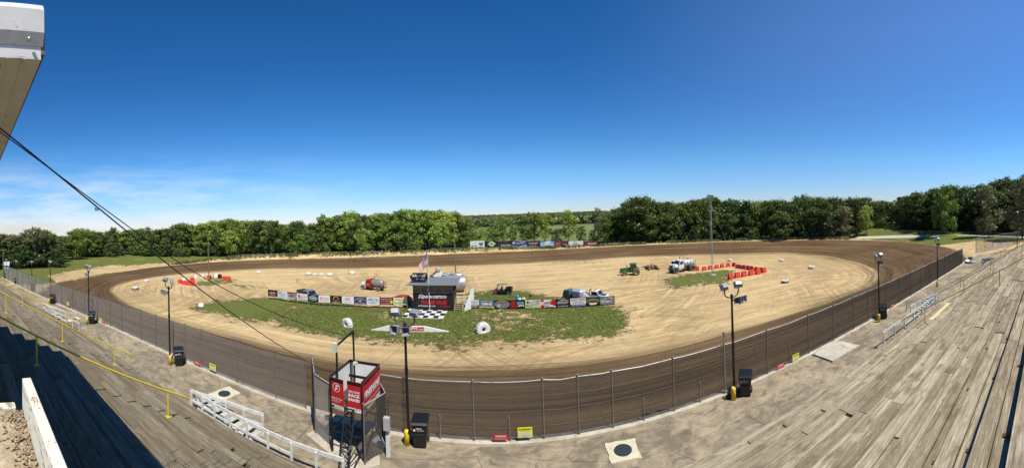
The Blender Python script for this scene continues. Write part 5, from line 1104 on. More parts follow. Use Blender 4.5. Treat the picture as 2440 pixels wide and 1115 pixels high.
m.build('roof_rib',paint('roof_rib',(.32,.33,.34),.5,.3),ss)
MB().b2(-W2-.1,-.12,3.92,W2+.1,-.06,4.2).build('fascia_board',black,ss)
b=Board(-.125); b.t('BUTLER',-W2*.45,4.06,.2,1.9,silver,.05,.1); b.t('Motor Speedway',W2*.38,4.06,.2,2.3,silver,.01,.2); b.done(ss)
b=Board(-.012); zz=1.55
b.t('JASON DIETSCH',.25,2.15,.56,sw*.60,cleanwhite,.04,.15); b.r(-sw*.25,2.60,sw*.36,2.64,signred); b.r(-sw*.25,1.80,sw*.36,1.83,signred)
b.t('TRAILER SALES',.1,1.38,.56,sw*.66,signred,.04,.2); b.t('JDTRAILERSALES.COM',-sw*.16,.72,.24,sw*.42,cleanwhite,.03); b.t('419-555-0177',sw*.30,.72,.22,sw*.26,signred,.03); b.r(-sw*.25,1.0,sw*.36,1.03,signred)
for i in range(3):
    for j in range(4):
        if (i+j)%2==0: b.r(-sw*.36+i*.24+j*.04,1.95+j*.2,-sw*.36+(i+1)*.24+j*.04,2.15+j*.2,cleanwhite,'chequer_mark')
b.done(ss)
# inside: desk and stacked gear seen through the windows
m=MB(); m.b2(-W2+.2,.4,2.5,W2-.2,1.0,2.56); m.b2(-W2+.6,1.4,1.55,-W2+1.4,2.1,2.9); m.build('desk',grey,ss)
# roof sign, its own thing on the roof
t=thing('roof_sign','dark rounded sign with white lettering standing on the scoring stand roof','sign',sc0+Matrix.Rotation(srz,3,'Z')@Vector((-W2+1.0,.5,4.42)),srz)
MB().side([(-1.6,.9),(-1.2,.15),(1.2,.15),(1.5,.75),(1.3,1.55),(-1.0,1.55)],0,.05).build('plate',black,t)
b=Board(-.03); b.t('BULLSHOT',0,1.12,.42,2.3,cleanwhite,.05,.15); b.t('RACE FUEL',.25,.55,.22,1.4,silver,.02,.15); b.r(-1.4,.8,1.3,.85,signred); b.done(t)
for x in(-.8,.8): MB().b2(x-.04,.03,-.05,x+.04,.09,1.3).build('leg',darksteel,t)
# stair on the right side with a white sloping wall
st=thing('stand_stairs','brown wooden stairs with a white sloping side wall right of the scoring stand','stairs',S1,srz)
for i in range(8): MB().b2(.08,.1+i*.36,.22*(i+1)-.05,1.35,.1+i*.36+.30,.22*(i+1)).build('tread',paint('tread_wood',(.36,.27,.17),.9,var=.2),st)
m=MB(); m.bar((.06,.0,.0),(.06,3.0,1.8),.05,.22); m.bar((1.38,.0,.0),(1.38,3.0,1.8),.05,.22); m.build('stringer',paint('tread_wood',(.36,.27,.17)),st)
m=MB(); m.prism([(0.0,0),(2.6,0),(2.6,3.2),(2.2,3.2),(0.0,.3)],(1.75,-.1,0),(.50,.866,0),(0,0,1),(.866,-.5,0),.08); m.build('side_wall',cleanwhite,st)
MB().b2(.05,3.05,1.75,2.1,3.9,1.82).build('landing',darksteel,st)
m=MB(); m.tube([(1.5,0,0),(1.5,.05,1.1),(1.5,3.0,2.9),(1.5,3.05,1.8)],.045,8); m.tube([(2.0,2.9,1.8),(2.0,3.0,3.4),(1.5,3.0,2.9)],.03,6); m.build('handrail',paint('hand_wood',(.55,.42,.26),.8),st)
# stanchion flag
FPo=G(1024,741)
fl=thing('flagpole','tall white flagpole with a hanging striped flag in front of the scoring stand','flagpole',FPo)
hp=CAMZ+ray(1019,600).z/math.hypot(*ray(1019,600)[:2])*math.hypot(FPo.x,FPo.y)-FPo.z
MB().tube([(0,0,0),(-.03,0,hp*.5),(-.06,0,hp)],[.055,.045,.03],10).build('pole',cleanwhite,fl); MB().lathe([(0,0),(.07,.03),(.09,.08),(.07,.13),(0,.16)],(-.06,0,hp),n=12).build('finial',gold,fl)
def flag():
    # drooping flag: grid with u along the fly and v along the hoist
    nu,nv=20,13; V=[];H=1.7;Wf=2.6
    P=lambda u,v:(-.09-(u*1.45*(1-.20*v)+.08*math.sin(u*9+v*2)*u), .10*math.sin(u*11+v*1.2)*(.2+u), hp-.15-v*H*(1-.12*u)-u**1.15*Wf*.78)
    for j in range(nv+1):
        for i in range(nu+1): V.append(P(i/nu,j/nv))
    fr=[];fw=[];fb=[]
    for j in range(nv):
        for i in range(nu):
            q=(j*(nu+1)+i,j*(nu+1)+i+1,(j+1)*(nu+1)+i+1,(j+1)*(nu+1)+i)
            (fb if (i<8 and j<7) else (fr if j%2==0 else fw)).append(q)
    me=bpy.data.meshes.new('flag'); me.from_pydata(V,[],fr+fw+fb); 
    for mm in (paint('flag_red',(.50,.02,.04),.8),cleanwhite,paint('flag_blue',(.02,.04,.20),.8)): me.materials.append(mm)
    me.polygons.foreach_set('material_index',[0]*len(fr)+[1]*len(fw)+[2]*len(fb)); me.polygons.foreach_set('use_smooth',[True]*len(me.polygons)); o=bpy.data.objects.new('flag',me); link(o,fl)
    st_=MB()
    for a in range(5):
        for c in range(4):
            u=(a+.7)/20*1.5;v=(c+.7)/13*1.55; p=Vector(P(u,v)); 
            for s_ in (-.012,.012): st_.add([(p.x+.05*math.cos(1.57+k*2*math.pi/10)*(1 if k%2==0 else .42),p.y+s_,p.z+.05*math.sin(1.57+k*2*math.pi/10)*(1 if k%2==0 else .42)) for k in range(10)],[tuple(range(10))])
    st_.build('star_print',cleanwhite,o)
flag()
# chequered platform
C4=[G(a,b) for a,b in ((980,732),(1072,732),(1056,760),(957,757))]
cp=[Vector((p.x,p.y,ZIN)) for p in C4]; ctr=sum(cp,Vector())/4
cq=thing('chequered_platform','black and white chequered victory platform lying in front of the scoring stand','platform',ctr)
zt=.10
A_,B_,C_,D_=[p-ctr for p in cp]
m=MB(); m.add([D_,C_,B_,A_]+[p+Vector((0,0,zt)) for p in (D_,C_,B_,A_)],[(3,2,1,0),(4,5,6,7),(0,1,5,4),(1,2,6,5),(2,3,7,6),(3,0,4,7)]); m.build('deck',white,cq)
m=MB(); nx_,ny_=8,5
for i in range(nx_):
    for j in range(ny_):
        if (i+j)%2==0:
            def bl(u,v): return (D_.lerp(C_,u)).lerp(A_.lerp(B_,u),v)+Vector((0,0,zt+.004))
            m.add([bl(i/nx_,j/ny_),bl((i+1)/nx_,j/ny_),bl((i+1)/nx_,(j+1)/ny_),bl(i/nx_,(j+1)/ny_)],[(0,1,2,3)])
m.build('black_squares',black,cq)
# low white sloped sign in the grass
a=G(884,786);b=G(1070,790); c=(a+b)/2; w_=(b-a).length; rz=math.atan2(b.y-a.y,b.x-a.x)
t=thing('grass_sign','long low white sign with a red strip lying in the grass before the platform','sign',c,rz)
MB().side([(-w_/2,0),(w_/2,0),(w_*.20,.70),(-w_*.26,.70)],0,.3).build('plate',cleanwhite,t)
b_=Board(-.16); b_.r(-w_*.25,.12,w_*.19,.62,signred); b_.t('www.',-w_*.20,.36,.22,w_*.07,cleanwhite,.03); b_.t('JACKLIFTS',-.0*w_,.38,.36,w_*.22,cleanwhite,.05); b_.t('.COM',w_*.15,.33,.2,w_*.06,cleanwhite,.03); b_.done(t)
# ---------------------------------------------------------------- tyres
def half_tyre(px,py,Rr,label,rz=0):
    p=G(px,py); t=thing('half_buried_tyre',label,'tyre',p,rz); wd=.32*Rr*1.2; n=40
    m=MB(); prof=[(Rr*.26,-wd*.9),(Rr*.45,-wd),(Rr*.80,-wd*1.06),(Rr*.95,-wd*.95),(Rr*.98,-wd*.5),(Rr*.98,wd*.5),(Rr*.95,wd*.95),(Rr*.80,wd*1.06),(Rr*.45,wd),(Rr*.26,wd*.9)]
    m.lathe(prof,(0,0,Rr*.42),(0,1,0),40,closed=True); m.build('carcass',whitetyre,t)
    MB().lathe([(0,-.03),(Rr*.27,-.03),(Rr*.27,.03),(0,.03)],(0,0,Rr*.42),(0,1,0),24).build('hub_plate',black,t)  # black disc stands in for the shade inside the tyre's hole
    m=MB()
    for i in range(18):
        a=2*math.pi*i/18
        for s_ in(-1,1):
            c0=Vector((math.cos(a)*Rr*.97,s_*wd*.1,Rr*.42+math.sin(a)*Rr*.97)); a2=a+.16; c1=Vector((math.cos(a2)*Rr*1.0,s_*wd*1.0,Rr*.42+math.sin(a2)*Rr*1.0)); m.bar(c0,c1,.10*Rr,.13*Rr,up=(math.cos(a),0,math.sin(a)))
    m.build('tread_lugs',whitetyre,t); return t
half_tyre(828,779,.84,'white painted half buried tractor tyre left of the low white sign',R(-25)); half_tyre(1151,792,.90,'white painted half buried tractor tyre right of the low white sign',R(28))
p=G(479,729); t=MB(); t.lathe([(0,.52),(.25,.48),(.42,.36),(.52,.15),(.54,-.1)],(0,0,0),n=20); o=t.build('white_marker_dome',cleanwhite); o.location=p; tag(o,'smooth white dome at the left tip of the infield grass','marker')
def make_tyre(side=whitetyre,tread=whitetyre,r=.72,h=.55):
    t=thing('track_tyre','','tyre'); m=MB(); prof=[(r*.5,0),(r*.85,0),(r,h*.18),(r,h*.82),(r*.85,h),(r*.5,h),(r*.46,h*.8),(r*.46,h*.2)]
    m.lathe(prof,(0,0,0),n=28,closed=True); m.build('sidewall',side,t)
    m=MB()
    for i in range(24): a=2*math.pi*i/24; m.box((math.cos(a)*r*1.0,math.sin(a)*r*1.0,h*.5),(.05,.10,h*.7),a)
    m.build('tread_lugs',tread,t); return t
tw=make_tyre(); tb=make_tyre(tread=rubber); tb['label']='white and black tyre'
tyl=[(349,671,.8,'white tyre lying on the infield dirt near the left turn'),(616,651,.95,'single white tyre near the back edge, left of the four in a row'),(735,655,1.15,'largest white tyre, leftmost of four in a row behind the banners'),(750,656,.85,'small white tyre, second of four in a row'),(766,656,.85,'small white tyre, third of four in a row'),(786,657,1.2,'white tyre with a dark lower edge, rightmost of four in a row'),(839,653,1.25,'white tyre lying right of the thin post in the infield'),(1740,622,1.0,'white tyre lying just behind the far red barriers'),(1863,623,.95,'upright looking white tyre on the dirt inside the right turn'),(1934,640,1.1,'flat white tyre rightmost in the right turn'),(497,659,1.0,'white tyre leaning behind the left barriers')]
for i,(px,py,s_,l) in enumerate(tyl):
    p=G(px,py)
    if i==0: tw.location=p; tw.scale=(s_,)*3; tw['label']=l
    else: copy_tree(tw,p,i*.7,l,s=s_)
tb.location=G(1871,674); tb['label']='tyre with white rims and black tread in the right turn'; copy_tree(tb,G(322,690),.5,'tyre with white rims and black tread near the left turn')
# ---------------------------------------------------------------- water filled barriers
def make_barrier(mat):
    t=thing('traffic_barrier','','barrier')
    m=MB(); m.prism([(-.34,0),(.34,0),(.34,.14),(.13,.98),(-.13,.98),(-.34,.14)],(0,0,0),(0,1,0),(0,0,1),(1,0,0),1.05); m.build('body',mat,t,.02)
    m=MB()
    for x in(-.30,0,.30):
        m.prism([(-.35,.15),(-.14,.99),(-.10,.99),(-.31,.15)],(x,-.015,0),(0,1,0),(0,0,1),(1,0,0),.07); m.prism([(.35,.15),(.14,.99),(.10,.99),(.31,.15)],(x,.015,0),(0,1,0),(0,0,1),(1,0,0),.07)
    m.build('rib',mat,t)
    m=MB(); m.b2(-.10,-.19,.62,.10,.19,.80); m.build('fork_slot',black,t)
    return t
B0=make_barrier(red); B0['group']='red barriers round the right infield island'
BR=[(1661,645),(1678,644.5),(1692,641.5),(1708,640),(1721,637.5),(1735,635.5),(1749,635),(1757,639),(1763,640),(1773,641),(1783,642.5),(1792,644),(1803,646),(1814,647.5),(1741,665),(1757,661.5),(1773,659),(1790,655.5),(1806,653.5),(1820,649.5)]
BRl={0:'leftmost red barrier beside the white tank truck',6:'red barrier at the back corner where the row turns toward the camera',14:'red barrier at the near end of the front row behind the floodlights',19:'red barrier at the far right tip where the two rows meet'}
for i,(px,py) in enumerate(BR):
    p=G(px,py); j=min(i+1,len(BR)-1); k=max(i-1,0)
    if i==14: k=14
    if i==13: j=13
    q=G(*BR[j])-G(*BR[k]); a=math.atan2(q.y,q.x)
    lab=BRl.get(i,'red barrier in the far row along the back of the grass island' if i<6 else ('red barrier in the slanting right hand row' if i<14 else 'red barrier with a slot in the near row facing the camera'))
    grp='far row of red barriers' if i<6 else ('slanting row of red barriers' if i<14 else 'near row of red barriers')
    if i==0: B0.location=p; B0.rotation_euler.z=a; B0['label']=lab; B0.scale=(1.0,)*3; B0['group']=grp
    else: copy_tree(B0,p,a,lab,grp,s=1.0 if i<14 else 1.2)
BW=make_barrier(cleanwhite); BW['label']='white barrier leaning among the red ones on the left island'; BW['group']='white barriers'; BW.location=G(440,671); BW.scale=(.9,)*3; BW.rotation_euler=(0,0,.3)
for i,(px,py,l) in enumerate(((468,663,'white barrier lying behind the left grass island, left one'),(484,662,'white barrier lying behind the left grass island, right one'),(516,661.5,'white barrier beside the black one on the left island'))): copy_tree(BW,G(px,py),.1*i,l,s=.95)
BK=make_barrier(black); BK['label']='black barrier between the white and red ones on the left island'; BK.location=G(524,663); BK.rotation_euler=(0,0,.1); BK.scale=(.95,)*3
BL=[(429,675,'leftmost red barrier tipped over at the end of the left cluster'),(439,678,'red barrier in the tight near row of the left cluster'),(446,679,'red barrier in the tight near row of the left cluster'),(453,679.5,'red barrier in the tight near row of the left cluster'),(460,680,'red barrier in the tight near row of the left cluster'),(458,670,'red barrier lying behind the tight row on the left island'),(498,664,'red barrier at the foot of the wooden pole on the left island'),(535,667,'red barrier right of the black one, left of a pair'),(545,667.5,'red barrier right of the black one, right of a pair')]
for i,(px,py,l) in enumerate(BL): copy_tree(B0,G(px,py),R(75) if 1<=i<=4 else .2,l,'red barriers on the left island',s=.92)
# ---------------------------------------------------------------- vehicles
def wheel(parent,x,y,z,r,w_,rim,tyre=dustyrubber,name='wheel',axle=.5):
    o=MB(); o.lathe([(r*.58,-w_/2),(r*.86,-w_/2*1.05),(r,-w_/2*.7),(r,w_/2*.7),(r*.86,w_/2*1.05),(r*.58,w_/2)],(x,y,z),(0,1,0),22)
    o.lathe([(r*.58,-w_/2),(r*.55,-w_*.1),(r*.55,w_*.1),(r*.58,w_/2)],(x,y,z),(0,1,0),22); t=o.build(name,tyre,parent)
    s=-1 if y<0 else 1
    MB().lathe([(0,.10*w_*s),(r*.2,.16*w_*s),(r*.24,.02*s),(r*.5,-.02*s),(r*.57,.40*w_*s)],(x,y,z),(0,1,0),18).build('rim',rim,t); return t
def place(px,py,rz,s,name,label,cat): return thing(name,label,cat,G(px,py),rz,s=s)
def water_truck(px,py,rz,s,label,cabm,hoodm,tankm,rimm,big,extra=None):
    """front towards +x"""
    t=place(px,py,rz,s,'water_truck',label,'tank truck'); rr=.62 if big else .52
    m=MB(); m.b2(-3.5,-.45,.75,3.3,-.30,1.0); m.b2(-3.5,.30,.75,3.3,.45,1.0); m.b2(3.0,-1.15,.62,3.35,1.15,.92); m.b2(-3.6,-.9,.7,-3.4,.9,1.0); m.b2(-.6,-1.1,.65,.5,-.6,1.0); m.b2(-.6,.6,.65,.5,1.1,1.0); m.build('chassis',darksteel,t)
    m=MB(); m.side([(.15,.95),(1.75,.95),(1.75,1.95),(1.35,2.85),(.25,2.85),(.15,2.2)],0,2.1); m.side([(.2,2.85),(1.3,2.85),(1.15,2.95),(.35,2.95)],0,1.9); m.build('cab',cabm,t,.04)
    m=MB(); m.side([(1.36,2.72),(1.70,2.02),(1.75,2.02),(1.41,2.74)],0,1.75); m.build('windscreen',glass,t)
    for s_ in(-1,1): 
        MB().side([(.40,2.0),(1.45,2.0),(1.22,2.65),(.40,2.65)],s_*1.052,.02).build('side_window',glass,t)
        MB().box((1.62,s_*1.28,2.15),(.06,.16,.42)).build('mirror',black,t)
    m=MB(); m.prism([(-.80,.95),(.80,.95),(.86,1.55),(.72,1.98),(-.72,1.98),(-.86,1.55)],(2.5,0,0),(0,1,0),(0,0,1),(1,0,0),1.48); m.build('hood',hoodm,t,.06)
    m=MB()
    for s_ in(-1,1): m.lathe([(rr+.12,-.18),(rr+.12,.18)],(2.45,s_*.98,.72),(0,1,0),20)
    m.b2(1.8,-1.12,1.38,3.1,-.78,1.50); m.b2(1.8,.78,1.38,3.1,1.12,1.5); m.build('fender',hoodm,t)
    MB().b2(3.24,-.55,1.05,3.28,.55,1.80).build('grille',darksteel,t)
    for s_ in(-1,1): MB().lathe([(0,.05),(.12,.05),(.14,0)],(3.24,s_*.70,1.35),(1,0,0),12).build('headlight',chrome,t)
    for s_ in(-1,1):
        wheel(t,2.45,s_*.98,rr-.02,rr,.32,rimm)
        R2=rr*1.28 if big else rr
        wheel(t,-2.2,s_*1.02,R2-.02,R2,.62 if big else .5,rimm)
    m=MB(); m.lathe([(0,0),(.55,.02),(.84,.12),(.90,.25),(.90,3.15),(.84,3.28),(.55,3.38),(0,3.40)],(-3.4,0,1.98),(1,0,0),28); m.build('tank',tankm,t)
    m=MB()
    for x in(-2.9,-1.9,-1.0,-.3): m.lathe([(.905,-.05),(.93,0),(.905,.05)],(x,0,1.98),(1,0,0),28)
    m.b2(-3.2,-.55,1.0,-.1,.55,1.2); m.build('tank_band',steel if not big else darksteel,t)
    m=MB(); m.lathe([(.25,0),(.25,.14),(0,.2)],(-1.7,0,2.86)); m.tube([(-3.5,-.5,1.4),(-3.8,-.5,1.4),(-3.8,-.5,2.2),(-3.8,.5,2.2),(-3.8,.5,1.4),(-3.5,.5,1.4)],.06,8); m.tube([(-3.5,0,1.1),(-4.0,0,1.05),(-4.05,-.9,.9)],.07,8); m.tube([(-4.05,-.9,.9),(-4.05,.9,.9)],.05,8); m.build('pipework',rust,t)
    MB().tube([(.05,-.95,.9),(.05,-.95,3.5)],.07,8).build('exhaust_stack',darksteel,t)
    return t
t=water_truck(889,691,math.pi-R(12),.80,'old tank truck with red cab and white hood parked on the infield dirt',redpaint,white,steel,paint('cream_rim',(.5,.42,.28),.6),False)
b=Board(-1.08); b.t('H20',.85,1.6,.22,.5,cleanwhite,.03); b.t('H20',.85,1.62,.01,.1,cleanwhite)
q=MB(); V,F=text_geo('H2O',.24,.5,.03); q.add([(.9-v[0],1.066,1.55+v[1]) for v in V],F); q.build('door_lettering',cleanwhite,t)
water_truck(1626,647,math.pi-R(-8),1.0,'white tank truck with tall brown rear tyres parked left of the red barriers',white,white,tankwhite,dustyrubber,True)
# white vehicle roof behind it
t=place(1611,638,math.pi+R(10),.8,'white_van','low white vehicle mostly hidden behind the hood of the white tank truck','van')
MB().side([(-2.2,.5),(2.3,.5),(2.3,1.2),(1.5,1.35),(.9,2.3),(-2.1,2.35)],0,1.8).build('body',white,t,.05); MB().side([(.95,2.1),(1.45,1.4),(1.5,1.4),(1.0,2.15)],0,1.6).build('windscreen',glass,t)
for x in(-1.5,1.5):
    for s_ in(-1,1): wheel(t,x,s_*.85,.35,.36,.22,grey)
# tractor
t=place(1504,655,math.pi-R(14),.92,'farm_tractor','green farm tractor with cab and yellow wheel rims pulling a disc harrow','tractor')
yr=paint('yellow_rim',(.62,.45,.05),.55,dirt=(.3,.2,.1),dirtamt=.3)
m=MB(); m.side([(0,1.05),(2.75,1.0),(2.8,1.55),(2.6,1.78),(0,1.95)],0,.85); m.build('hood',green,t,.06); MB().b2(2.74,-.38,1.0,2.84,.38,1.62).build('grille',black,t)
m=MB(); m.b2(-1.5,-.35,.7,2.5,.35,1.1); m.b2(1.6,-.75,.55,1.9,.75,.8); m.tube([(-1.2,-1.3,.95),(-1.2,1.3,.95)],.14,8); m.b2(2.6,-.3,.6,3.0,.3,1.0); m.build('chassis',green,t)
m=MB(); 
for x,y in ((-1.35,-.72),(-1.35,.72),(.15,-.68),(.15,.68),(-.6,-.75),(-.6,.75)): m.bar((x,y,1.5),(x*.93,y,2.75),.07)
m.b2(-1.4,-.78,1.1,.2,.78,1.62); m.build('cab_frame',green,t); m=MB(); m.b2(-1.32,-.70,1.62,.12,-.68,2.72); m.b2(-1.32,.68,1.62,.12,.70,2.72); m.b2(.10,-.68,1.62,.12,.68,2.7); m.build('cab_glass',glass,t); MB().box((-.58,0,2.86),(1.85,1.7,.22),taper=.9).build('cab_roof',green,t,.04)
m=MB(); m.side([(-2.1,1.75),(-1.2,1.98),(-.4,1.75),(-.4,1.68),(-1.2,1.9),(-2.1,1.66)],-1.05,.5); m.side([(-2.1,1.75),(-1.2,1.98),(-.4,1.75),(-.4,1.68),(-1.2,1.9),(-2.1,1.66)],1.05,.5); m.build('fender',green,t)
for s_ in(-1,1): wheel(t,-1.2,s_*1.15,.92,.95,.62,yr); wheel(t,1.75,s_*.98,.62,.64,.42,yr)
m=MB(); m.tube([(1.2,-.25,1.8),(1.2,-.25,2.9)],.06,8); m.tube([(.9,-.3,1.85),(.9,-.3,2.5)],.05,8); m.build('exhaust_stack',rust,t)
t=place(1549,642,math.pi-R(8),1.0,'disc_harrow','rusty disc harrow hitched behind the green tractor','harrow')
m=MB(); m.bar((2.4,0,.7),(.6,0,.8),.12); m.bar((.6,-1.5,.85),(.6,1.5,.85),.12); m.bar((-1.6,-1.5,.85),(-1.6,1.5,.85),.12); m.bar((.6,-1.4,.85),(-1.6,-1.4,.85),.12); m.bar((.6,1.4,.85),(-1.6,1.4,.85),.12); m.bar((.6,0,.85),(-1.6,0,.85),.12); m.bar((2.4,0,.7),(.6,1.3,.8),.08); m.bar((2.4,0,.7),(.6,-1.3,.8),.08); m.bar((-.5,0,.85),(-.5,0,1.5),.10); m.bar((-.5,0,1.5),(.6,0,.9),.06); m.build('frame',rust,t)
for ax_,sk in((.5,.25),(-1.5,-.25)):
    m=MB()
    for i in range(13): y=-1.8+i*.3; x=ax_+sk*abs(y)*.6; m.lathe([(0,.03),(.2,.02),(.30,-.04)],(x,y,.30),(sk,1,0),14)
    m.build('disc_gang',rust,t)
for s_ in(-1,1): wheel(t,-.5,s_*.8,.3,.32,.2,rust)
# pickup with topper
def car_body(t,prof,w_,mat,glassp,wheels,r,rim,name='body'):
    MB().side(prof,0,w_).build(name,mat,t,.05)
    for g in glassp: 
        for s_ in(-1,1): MB().side(g,s_*(w_/2+.004),.012).build('side_window',glass,t)
    for x in wheels:
        for s_ in(-1,1): wheel(t,x,s_*(w_/2-.08),r-.01,r,.24,rim)
p=G(736,727)+Vector((0,0,0)); pr_=Vector((ray(736,727).x,ray(736,727).y,0)).normalized()
t=thing('pickup_truck','grey pickup truck with a dark bed cap parked behind the left banners','pickup',p+pr_*4.2,R(-16),s=1.0)
car_body(t,[(-2.8,.45),(2.7,.45),(2.75,1.0),(2.6,1.15),(1.35,1.22),(.75,1.85),(-.6,1.87),(-.75,1.2),(-2.8,1.15)],1.9,paint('silver_car',(.33,.35,.37),.35,.5),[[(-.5,1.25),(.05,1.25),(.05,1.75),(-.5,1.75)],[(.15,1.25),(1.1,1.25),(.65,1.75),(.15,1.75)]],(-1.75,1.85),.38,grey)
MB().side([(-2.78,1.16),(-.7,1.2),(-.66,1.80),(-2.6,1.74)],0,1.75).build('bed_cap',glass,t,.04); MB().side([(.78,1.80),(1.32,1.24),(1.36,1.24),(.82,1.82)],0,1.6).build('windscreen',glass,t)
# red car
p=G(954,735); pr_=Vector((p.x,p.y,0)).normalized()
t=thing('red_car','red hatchback with a silver windscreen behind the pale yellow banner','car',p+pr_*3.0,R(168),s=.98)
car_body(t,[(-2.1,.35),(2.1,.35),(2.15,.8),(1.95,.98),(1.0,1.12),(.35,1.55),(-1.2,1.58),(-1.9,1.15),(-2.1,1.0)],1.8,redpaint,[[(-1.1,1.1),(.7,1.1),(.3,1.48),(-1.05,1.5)]],(-1.35,1.35),.34,grey)
MB().side([(.42,1.54),(1.0,1.15),(1.04,1.17),(.46,1.57)],0,1.5).build('windscreen',paint('sunshade',(.35,.37,.39),.3,.5),t)
# side by side utility vehicle
t=place(1197,701,math.pi-R(12),.98,'utility_vehicle','four seat utility vehicle with roof and red front parked on the infield grass','utility vehicle')
m=MB(); m.side([(-1.9,.38),(1.35,.38),(1.35,.62),(.9,.75),(-.9,.75),(-1.9,.8)],0,1.35); m.b2(-1.95,-.72,.80,-.85,.72,1.18); m.build('body',blackplastic,t,.02)
MB().side([(1.0,.42),(1.75,.45),(1.72,.85),(1.1,1.12),(1.0,1.12)],0,1.2).build('hood',redpaint,t,.04)
m=MB()
for y in(-.62,.62):
    m.tube([(1.15,y,1.1),(.75,y,1.95),(-.85,y,1.98),(-.95,y,.8)],.035,8); m.tube([(.0,y,.7),(-.02,y,1.96)],.035,8); m.tube([(.75,y,1.95),(.7,y,.7)],.03,8)
for x in(.75,-.02,-.85): m.tube([(x,-.62,1.96),(x,.62,1.96)],.035,8)
m.build('roll_cage',black,t); MB().box((-.05,0,2.02),(1.75,1.4,.06)).build('roof',grey,t,.02)
m=MB()
for x in(.35,-.55): m.b2(x-.25,-.6,.75,x+.25,.6,.92); m.box((x-.25,0,1.12),(.12,1.15,.5),0,R(-10))
m.build('seat',darksteel,t)
m=MB(); m.b2(-1.98,-.75,1.18,-.88,-.68,1.40); m.b2(-1.98,.68,1.18,-.88,.75,1.40); m.b2(-2.0,-.75,1.18,-1.93,.75,1.40); m.build('cargo_bed',black,t)
for x in(-1.35,1.25):
    for s_ in(-1,1): wheel(t,x,s_*.66,.32,.33,.26,grey,rubber)
# truck with cab and drum behind right banners
p=G(1370,733); pr_=Vector((p.x,p.y,0)).normalized()
t=thing('tank_utility_truck','small truck seen from behind with a square silver tank behind the right banners','tank truck',p+pr_*3.4,math.pi-R(52),s=.78)
m=MB(); m.b2(-3,-.9,.8,3,.9,1.0); m.build('chassis',darksteel,t); MB().side([(.6,.9),(2.6,.9),(2.6,1.7),(2.1,2.6),(.6,2.6)],0,2.0).build('cab',paint('dark_cab',(.10,.13,.14),.4),t,.04)
MB().side([(2.2,2.5),(2.62,1.75),(2.66,1.75),(2.24,2.52)],0,1.7).build('windscreen',glass,t); MB().b2(-2.8,-1.0,1.05,.2,1.0,3.05).build('tank',tankwhite,t,.45); 
m=MB()
for x in(-2.2,-1.3,-.4): m.b2(x-.04,-1.02,1.0,x+.04,1.02,1.6)
m.build('tank_band',steel,t); MB().b2(-2.85,-.25,1.9,-2.81,.2,2.3).build('white_plate',cleanwhite,t)
for x in(-1.9,1.7):
    for s_ in(-1,1): wheel(t,x,s_*.9,.45,.46,.3,grey)
p=G(1418,730); pr_=Vector((p.x,p.y,0)).normalized()
t=thing('tow_truck','white tow truck with an orange light bar behind the green and red banner','tow truck',p+pr_*3.2,R(-38),s=.86)
MB().side([(-2.7,.5),(2.6,.5),(2.65,1.15),(2.4,1.35),(1.35,1.45),(.85,2.15),(-.35,2.2),(-.4,1.2),(-2.7,1.1)],0,1.9).build('body',white,t,.05)
for s_ in(-1,1): MB().side([(-.25,1.45),(1.15,1.45),(.8,2.05),(-.25,2.05)],s_*.955,.012).build('side_window',glass,t)
MB().side([(.88,2.1),(1.34,1.5),(1.38,1.5),(.92,2.12)],0,1.7).build('windscreen',glass,t); MB().box((.2,0,2.28),(.25,1.4,.12)).build('light_bar',paint('amber',(.7,.18,.02),.3),t)
MB().side([(1.4,1.36),(2.4,1.25),(2.4,1.37),(1.4,1.47)],0,1.5).build('hood_panel',paint('black_hood',(.05,.05,.055),.4),t)
m=MB(); m.bar((-.9,0,1.1),(-2.9,0,2.2),.18); m.bar((-.9,-.5,1.1),(-.9,-.3,2.3),.1); m.bar((-.9,.5,1.1),(-.9,.3,2.3),.1); m.bar((-.9,-.35,2.3),(-.9,.35,2.3),.1); m.build('boom',darksteel,t)
for x in(-1.8,1.75):
    for s_ in(-1,1): wheel(t,x,s_*.85,.4,.42,.26,grey)
# pump / grader machine with grey wrapped engine behind the stand roof
t=thing('service_machine','old machine with a grey wrapped engine and two tyres behind the scoring stand','machine',G(1044,663),R(4),s=1.15)
m=MB(); m.b2(-1.4,-.6,.35,1.4,.6,.75); m.side([(-.6,.75),(1.0,.75),(.9,1.25),(-.5,1.15)],0,1.0); m.build('body',white,t,.05)
m=MB(); m.lathe([(0,0),(.35,.04),(.52,.3),(.55,.9),(.42,1.25),(0,1.35)],(-.1,0,1.15),(.22,0,1),12); m.build('engine_wrap',paint('grey_tarp',(.38,.38,.36),.7,var=.35,scale=4,bump=.8),t)
MB().bar((-1.1,-.3,.8),(-.3,-.1,1.5),.4,.3).build('seat',rust,t)
for x in(-1.3,1.2):
    for s_ in(-1,1): wheel(t,x,s_*.7,.42,.44,.3,grey)
t=thing('small_trailer','low blue and white trailer with a raised pole behind the scoring stand','trailer',G(1066,662),R(0),s=1.1)
MB().b2(-1.1,-.6,.4,1.1,.6,.75).build('deck',sky_print,t,.02); m=MB(); m.bar((.7,0,.7),(1.2,0,1.9),.08); m.bar((-1,0,.75),(.4,0,1.2),.06); m.build('raised_pole',silver,t)
for s_ in(-1,1): wheel(t,0,s_*.7,.3,.31,.2,grey)
t=thing('fuel_tank','pale grey horizontal tank beside the wooden pole behind the stand','tank',G(1087,664),R(2))
MB().lathe([(0,0),(.4,.03),(.55,.15),(.55,3.2),(.4,3.32),(0,3.35)],(-1.7,0,.8),(1,0,0),22).build('shell',steel,t); m=MB(); m.b2(-1.2,-.4,0,-1.0,.4,.45); m.b2(1.0,-.4,0,1.2,.4,.45); m.build('cradle',darksteel,t)
